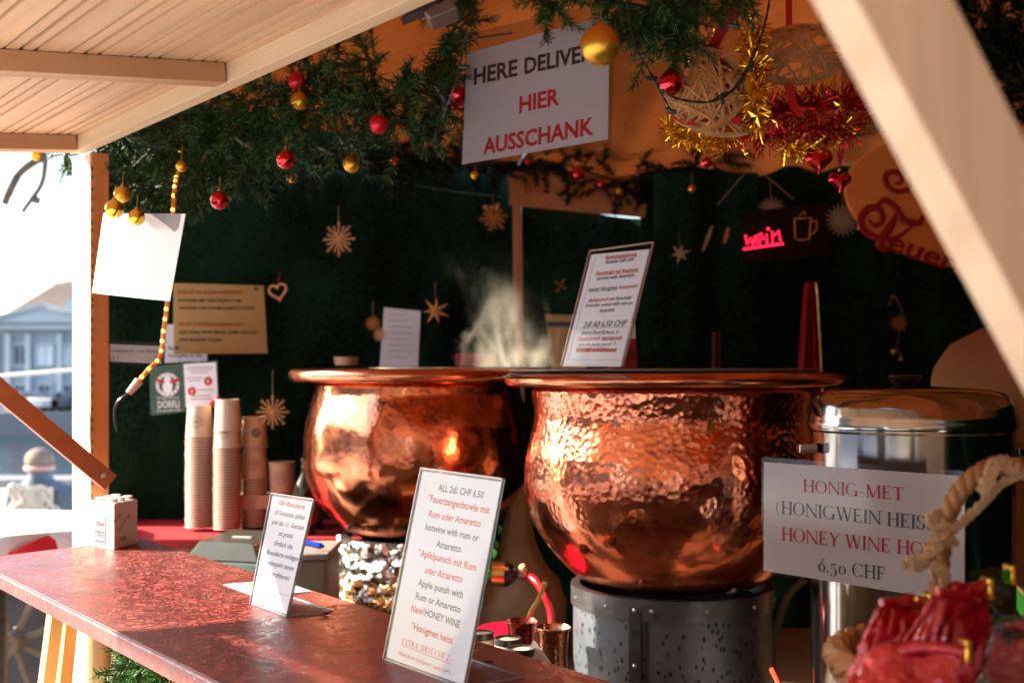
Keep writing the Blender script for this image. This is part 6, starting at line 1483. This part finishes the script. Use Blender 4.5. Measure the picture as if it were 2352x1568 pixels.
# bright reflections at the quay: a row of small parked things far away
for i, (x, y) in enumerate(((30, 992), (62, 994), (100, 985), (120, 990))):
    p = at(x, y, 92.5); cr = empty('parked_car', V((p.x, 94.6, -1.8)), ['red parked car at the left end on the far bank', 'white parked car second on the far bank', 'silver parked car third on the far bank', 'dark parked car nearest the post on the far bank'][i], 'car', 'cars parked on the far bank')
    cm = plain('car_paint_%s' % 'abcd'[i], ((.5, .08, .06), (.75, .72, .7), (.4, .42, .45), (.06, .06, .08))[i], .25)
    m = MB(); m.box((p.x, 95.4, -1.1), (.75, 0, 0), (0, 1.6, 0), (0, 0, .36)); build('car_body', m, cm, cr, bevel=.15)
    m = MB(); m.box((p.x, 95.6, -.55), (.6, 0, 0), (0, .9, 0), (0, 0, .28)); build('cabin', m, BG, cr, bevel=.12)
    for s in (-1, 1):
        m = MB(); m.lathe((0, 0, 0), [(0, -.1), (.3, -.1), (.3, .1), (0, .1)], 16); m.v = [V((p.x + s * .7 + v.z, 94.3 + v.x, -1.5 + v.y)) for v in m.v]; build('wheel', m, BLACKP, cr)
# bare tree reaching in from the left
tr = empty('bare_tree', at(-260, 850, 6.5) * 1.0, 'bare tree whose dark twigs hang into the white sky at upper left', 'tree'); 
tb = V((at(-260, 850, 6.5).x, 6.5, 0)); m = MB(); m.tube([tb, tb + V((.05, 0, 1.6)), tb + V((0, 0, 3.4))], [.14, .11, .07], 12); build('trunk', m, BARK, tr)
rnd = random.Random(3); m = MB()
def limb(p, d, L, r, n):
    pts = [p]; 
    for i in range(6): d = (d + V((rnd.gauss(0, .22), rnd.gauss(0, .15), rnd.gauss(0, .22)))).normalized(); pts.append(pts[-1] + d * L / 6)
    m.tube(pts, [r * (1 - .75 * i / 6) for i in range(7)], 6)
    if n:
        for k in (2, 3, 4, 5, 6): limb(pts[k], (d + V((rnd.gauss(0, .7), rnd.gauss(0, .4), rnd.gauss(-.2, .6)))).normalized(), L * .5, r * .45, n - 1)
limb(tb + V((0, 0, 3.2)), V((.6, .1, .5)), 1.0, .05, 2); limb(tb + V((0, 0, 2.9)), V((-.6, .1, .5)), 1.2, .05, 2); limb(tb + V((0, 0, 3.4)), V((.1, .1, 1)), 1.2, .06, 2)
for pts in ([(-140, 300, 6.4), (-20, 290, 6.4), (60, 320, 6.4), (100, 350, 6.4), (102, 395, 6.4), (92, 430, 6.4), (60, 475, 6.4), (52, 488, 6.4)], [(100, 360, 6.4), (70, 378, 6.4), (40, 405, 6.4), (20, 450, 6.4)], [(40, 405, 6.4), (22, 440, 6.4), (10, 470, 6.4)], [(72, 455, 6.4), (90, 462, 6.4)]):
    m.tube(sm([at(*p) for p in pts], 5), [.022 - .0003 * i for i in range((len(pts) - 1) * 5 + 1)], 6)
build('branches', m, BARK, tr)

# ================================================================ OUTSIDE THINGS AT THE LEFT
tb_ = empty('standing_table', V((-1.24, 2.9, 0)), 'standing table with red and white cloth outside the left end of the counter', 'table')
tz = 1.035
def tcl(u_, v_):
    a = 2 * math.pi * u_; rr = .36 * v_ if v_ < .8 else .288 + .02 * (v_ - .8) * 5; z = tz if v_ < .8 else tz - (v_ - .8) * 5 * .07
    return V((-1.24 + (rr + (.018 * math.sin(a * 9) if v_ > .82 else 0)) * math.cos(a), 2.92 + (rr + (.018 * math.sin(a * 9) if v_ > .82 else 0)) * math.sin(a), z + .006 * noise.noise(V((a, v_ * 5, 0)))))
m = MB(); m.grid(tcl, 72, 20); build('white_cloth', m, WHCL, tb_, angle=180)
def tcr(u_, v_):
    x = u_ * 2 - 1; a = -2.6 + 2.2 * u_; rr = .291 + .010 * math.sin(a * 11) + .004; zz = tz - .03 - v_ * .06
    return V((-1.24 + (rr + .02 * v_) * math.cos(a), 2.92 + (rr + .02 * v_) * math.sin(a), zz + .03 * math.sin(u_ * 9)))
m = MB(); m.grid(tcr, 60, 8); build('red_runner', m, plain('red_satin', (.60, .012, .04), .5), tb_, angle=180)
m = MB(); m.lathe((-1.24, 2.92, 0), [(.20, 0), (.20, .02), (.03, .03), (.03, tz - .01)], 24); build('pedestal', m, IRON, tb_)

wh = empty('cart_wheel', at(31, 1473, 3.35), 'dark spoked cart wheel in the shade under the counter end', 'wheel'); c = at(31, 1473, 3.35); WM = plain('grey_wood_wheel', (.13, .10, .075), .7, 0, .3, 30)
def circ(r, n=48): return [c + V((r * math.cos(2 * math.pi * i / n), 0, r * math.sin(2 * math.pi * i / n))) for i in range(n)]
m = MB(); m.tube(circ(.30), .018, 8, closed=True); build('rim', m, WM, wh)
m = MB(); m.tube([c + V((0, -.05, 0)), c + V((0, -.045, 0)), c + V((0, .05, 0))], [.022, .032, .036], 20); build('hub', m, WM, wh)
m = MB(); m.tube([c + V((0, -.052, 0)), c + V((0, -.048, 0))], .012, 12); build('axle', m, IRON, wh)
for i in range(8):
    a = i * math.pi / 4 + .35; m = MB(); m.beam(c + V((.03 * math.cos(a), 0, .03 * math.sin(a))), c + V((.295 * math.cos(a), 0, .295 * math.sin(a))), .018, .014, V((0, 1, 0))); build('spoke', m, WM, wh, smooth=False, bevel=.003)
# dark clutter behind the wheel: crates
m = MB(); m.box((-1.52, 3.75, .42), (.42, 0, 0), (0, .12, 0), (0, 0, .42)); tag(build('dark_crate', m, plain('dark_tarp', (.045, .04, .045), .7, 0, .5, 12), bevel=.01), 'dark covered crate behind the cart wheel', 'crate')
# trestle leg boards by the post
tl = empty('trestle_leg', at(150, 1580, 1.85), 'sunlit orange trestle leg of two boards left of the white post foot', 'trestle')
for (a, b, w_) in (((128, 1405, 1.98), (88, 1720, 1.93), .030), ((160, 1415, 2.02), (128, 1720, 1.97), .036)):
    m = MB(); A, B = at(*a), at(*b); m.beam(A, V((B.x, B.y, B.z)), w_, .02, N); build('board', m, LEGW, tl, smooth=False, bevel=.001)
m = MB(); A, B = at(145, 1700, 1.95), at(100, 1700, 1.95); m.box((at(108, 1700, 1.95) + V((0, 0, -.01))), (.05, 0, 0), (0, .03, 0), (0, 0, .02)); m.v = m.v; build('foot_board', m, LEGW, tl, smooth=False)
for (x, y) in ((88, 1720), (128, 1720)):
    A = at(x, y, 1.95); m = MB(); m.beam(A, V((A.x - .04, A.y, 0)), .03, .02, N); build('leg', m, LEGW, tl, smooth=False)
# log ornament
lg = empty('log_post', at(232, 1560, 1.9), 'split log with peeling bark under the counter beside the post', 'log')
def lf(r, z, a): return r * (1 + .12 * noise.noise(V((math.cos(a) * 2.2, math.sin(a) * 2.2, z * 3))) + .06 * noise.noise(V((math.cos(a) * 9, math.sin(a) * 9, z * 7))))
LM = wood('log_timber', (.50, .29, .13), (.25, .11, .04), (0, 0, 1), .7, 40, knots=False, bstr=1.0)
m = MB(); q = at(228, 1500, 1.93); m.lathe((q.x, q.y, 0), [(.0, 0), (.020, 0), (.022, .5), (.019, .9), (.017, 1.06), (0, 1.06)], 40, lf); build('trunk', m, LM, lg)
m = MB(); m.tube([V((q.x + .0, q.y - .01, .80)), V((q.x + .035, q.y - .02, .86)), V((q.x + .05, q.y - .02, 1.0))], [.02, .018, .012], 14); build('branch_stub', m, LM, lg)
m = MB(); m.prism([at(258, 1478, 1.86), at(282, 1490, 1.84), at(270, 1528, 1.84), at(282, 1600, 1.84), at(248, 1600, 1.88)], V((.004, .012, 0))); tag(build('bark_slab', m, BARK, smooth=False), 'brown bark slab beside the split log', 'bark')
# metal clamp at the beam end
cl = empty('floodlight', at(1190, 40, 1.5), 'grey metal lamp housing under the beam at the top', 'lamp housing')
m = MB(); m.prism([(at(920, 42, 1.42)), at(1010, 8, 1.42), at(1060, -20, 1.42), at(990, -18, 1.42)][::1], (0, .03, 0)); build('bracket', m, IRON, cl, smooth=False)
m = MB(); m.prism([at(972, 26, 1.42), at(989, 45, 1.42), at(1052, 20, 1.42), at(1030, -16, 1.42)], V((0, .05, 0))); build('housing', m, plain('brown_grey_metal', (.16, .12, .10), .4, .6), cl, smooth=False, bevel=.002)
m = MB(); m.tube(sm([at(1030, -10, 1.43), at(1034, 8, 1.43), at(1046, 22, 1.43), at(1062, 10, 1.43)], 5), .0022, 6); build('lead', m, BLACKP, cl)
m = MB(); m.tube([at(1058, 94, 1.9), at(1176, 77, 1.86)], .0018, 5); tag(build('bare_twig', m, TWIG), 'bare twig poking right out of the fir strand above the serving sign', 'twig')
m = MB(); m.tube(sm([at(780, 392, 3.4), at(900, 415, 3.5), at(1020, 436, 3.7), at(1150, 452, 3.9)], 6), .003, 5); tag(build('teal_cord', m, plain('teal_cord_mat', (.04, .16, .14), .4)), 'thin teal cord strung across the dark felt wall', 'cord')

# ================================================================ STEAM
b = NB('steam'); t = b.t; t.nodes.remove(b.p)
co = b.coord((1, 1, .55), rnd=False)
nz = b.noise(co, 8.5, 5, .60, 2.2)
den = b.ramp(nz, [(.46, 0.0), (.70, 1.0)])
tc = b.n('ShaderNodeTexCoord'); sx = b.n('ShaderNodeSeparateXYZ'); b.l(tc.outputs['Object'], sx.inputs[0])
g1 = b.n('ShaderNodeMapRange'); g1.inputs['From Min'].default_value = .0; g1.inputs['From Max'].default_value = .36; g1.inputs['To Min'].default_value = 1.0; g1.inputs['To Max'].default_value = 0.0
b.l(sx.outputs['Z'], g1.inputs['Value'])
pw = b.n('ShaderNodeMath', operation='POWER'); b.l(g1.outputs[0], pw.inputs[0]); pw.inputs[1].default_value = 3.0
# radial falloff about a plume axis drifting left with height
ax = b.n('ShaderNodeMath', operation='MULTIPLY_ADD'); b.l(sx.outputs['Z'], ax.inputs[0]); ax.inputs[1].default_value = .22; b.l(sx.outputs['X'], ax.inputs[2])
wn = b.n('ShaderNodeMath', operation='MULTIPLY_ADD'); b.l(b.noise(b.coord((1, 1, .8), rnd=False), 6.5, 3, .5, .8), wn.inputs[0]); wn.inputs[1].default_value = .42; wn.inputs[2].default_value = -.21
wa = b.n('ShaderNodeMath', operation='ADD'); b.l(ax.outputs[0], wa.inputs[0]); b.l(wn.outputs[0], wa.inputs[1])
ab = b.n('ShaderNodeMath', operation='ABSOLUTE'); b.l(wa.outputs[0], ab.inputs[0])
fr = b.n('ShaderNodeMapRange'); fr.inputs['From Min'].default_value = .0; fr.inputs['From Max'].default_value = .095; fr.inputs['To Min'].default_value = 1.0; fr.inputs['To Max'].default_value = 0.0; b.l(ab.outputs[0], fr.inputs['Value'])
m1 = b.n('ShaderNodeMath', operation='MULTIPLY'); b.l(den, m1.inputs[0]); b.l(pw.outputs[0], m1.inputs[1])
m2 = b.n('ShaderNodeMath', operation='MULTIPLY'); b.l(m1.outputs[0], m2.inputs[0]); b.l(fr.outputs[0], m2.inputs[1])
m3 = b.n('ShaderNodeMath', operation='MULTIPLY'); b.l(m2.outputs[0], m3.inputs[0]); m3.inputs[1].default_value = 27.0
pv = b.n('ShaderNodeVolumePrincipled'); pv.inputs['Color'].default_value = (1, .95, .82, 1); pv.inputs['Anisotropy'].default_value = .0; b.l(m3.outputs[0], pv.inputs['Density']); b.l(pv.outputs[0], b.out.inputs['Volume'])
sc_ = at(1175, 843, 3.0)
m = MB(); m.lathe(sc_, [(0, 0), (.14, 0), (.17, .08), (.19, .2), (.19, .40), (.12, .44), (0, .45)], 24)
o = build('steam', m, b.m, loc=sc_); o['kind'] = 'stuff'; o['label'] = 'pale steam rising between the two kettles'; o['category'] = 'steam'

rnd = random.Random(21); m = MB()
for i in range(70):
    p = st(rnd.uniform(.85, 2.0), rnd.uniform(.50, .79), CZ + .0008); q = rnd.uniform(.0005, .0014); m.ball(p, q, 5, (1.6, 1, .6))
o = build('crumbs', m, plain('crumb', (.45, .30, .18), .8), kind='stuff'); o['label'] = 'crumbs and dust specks scattered on the red counter'; o['category'] = 'crumbs'
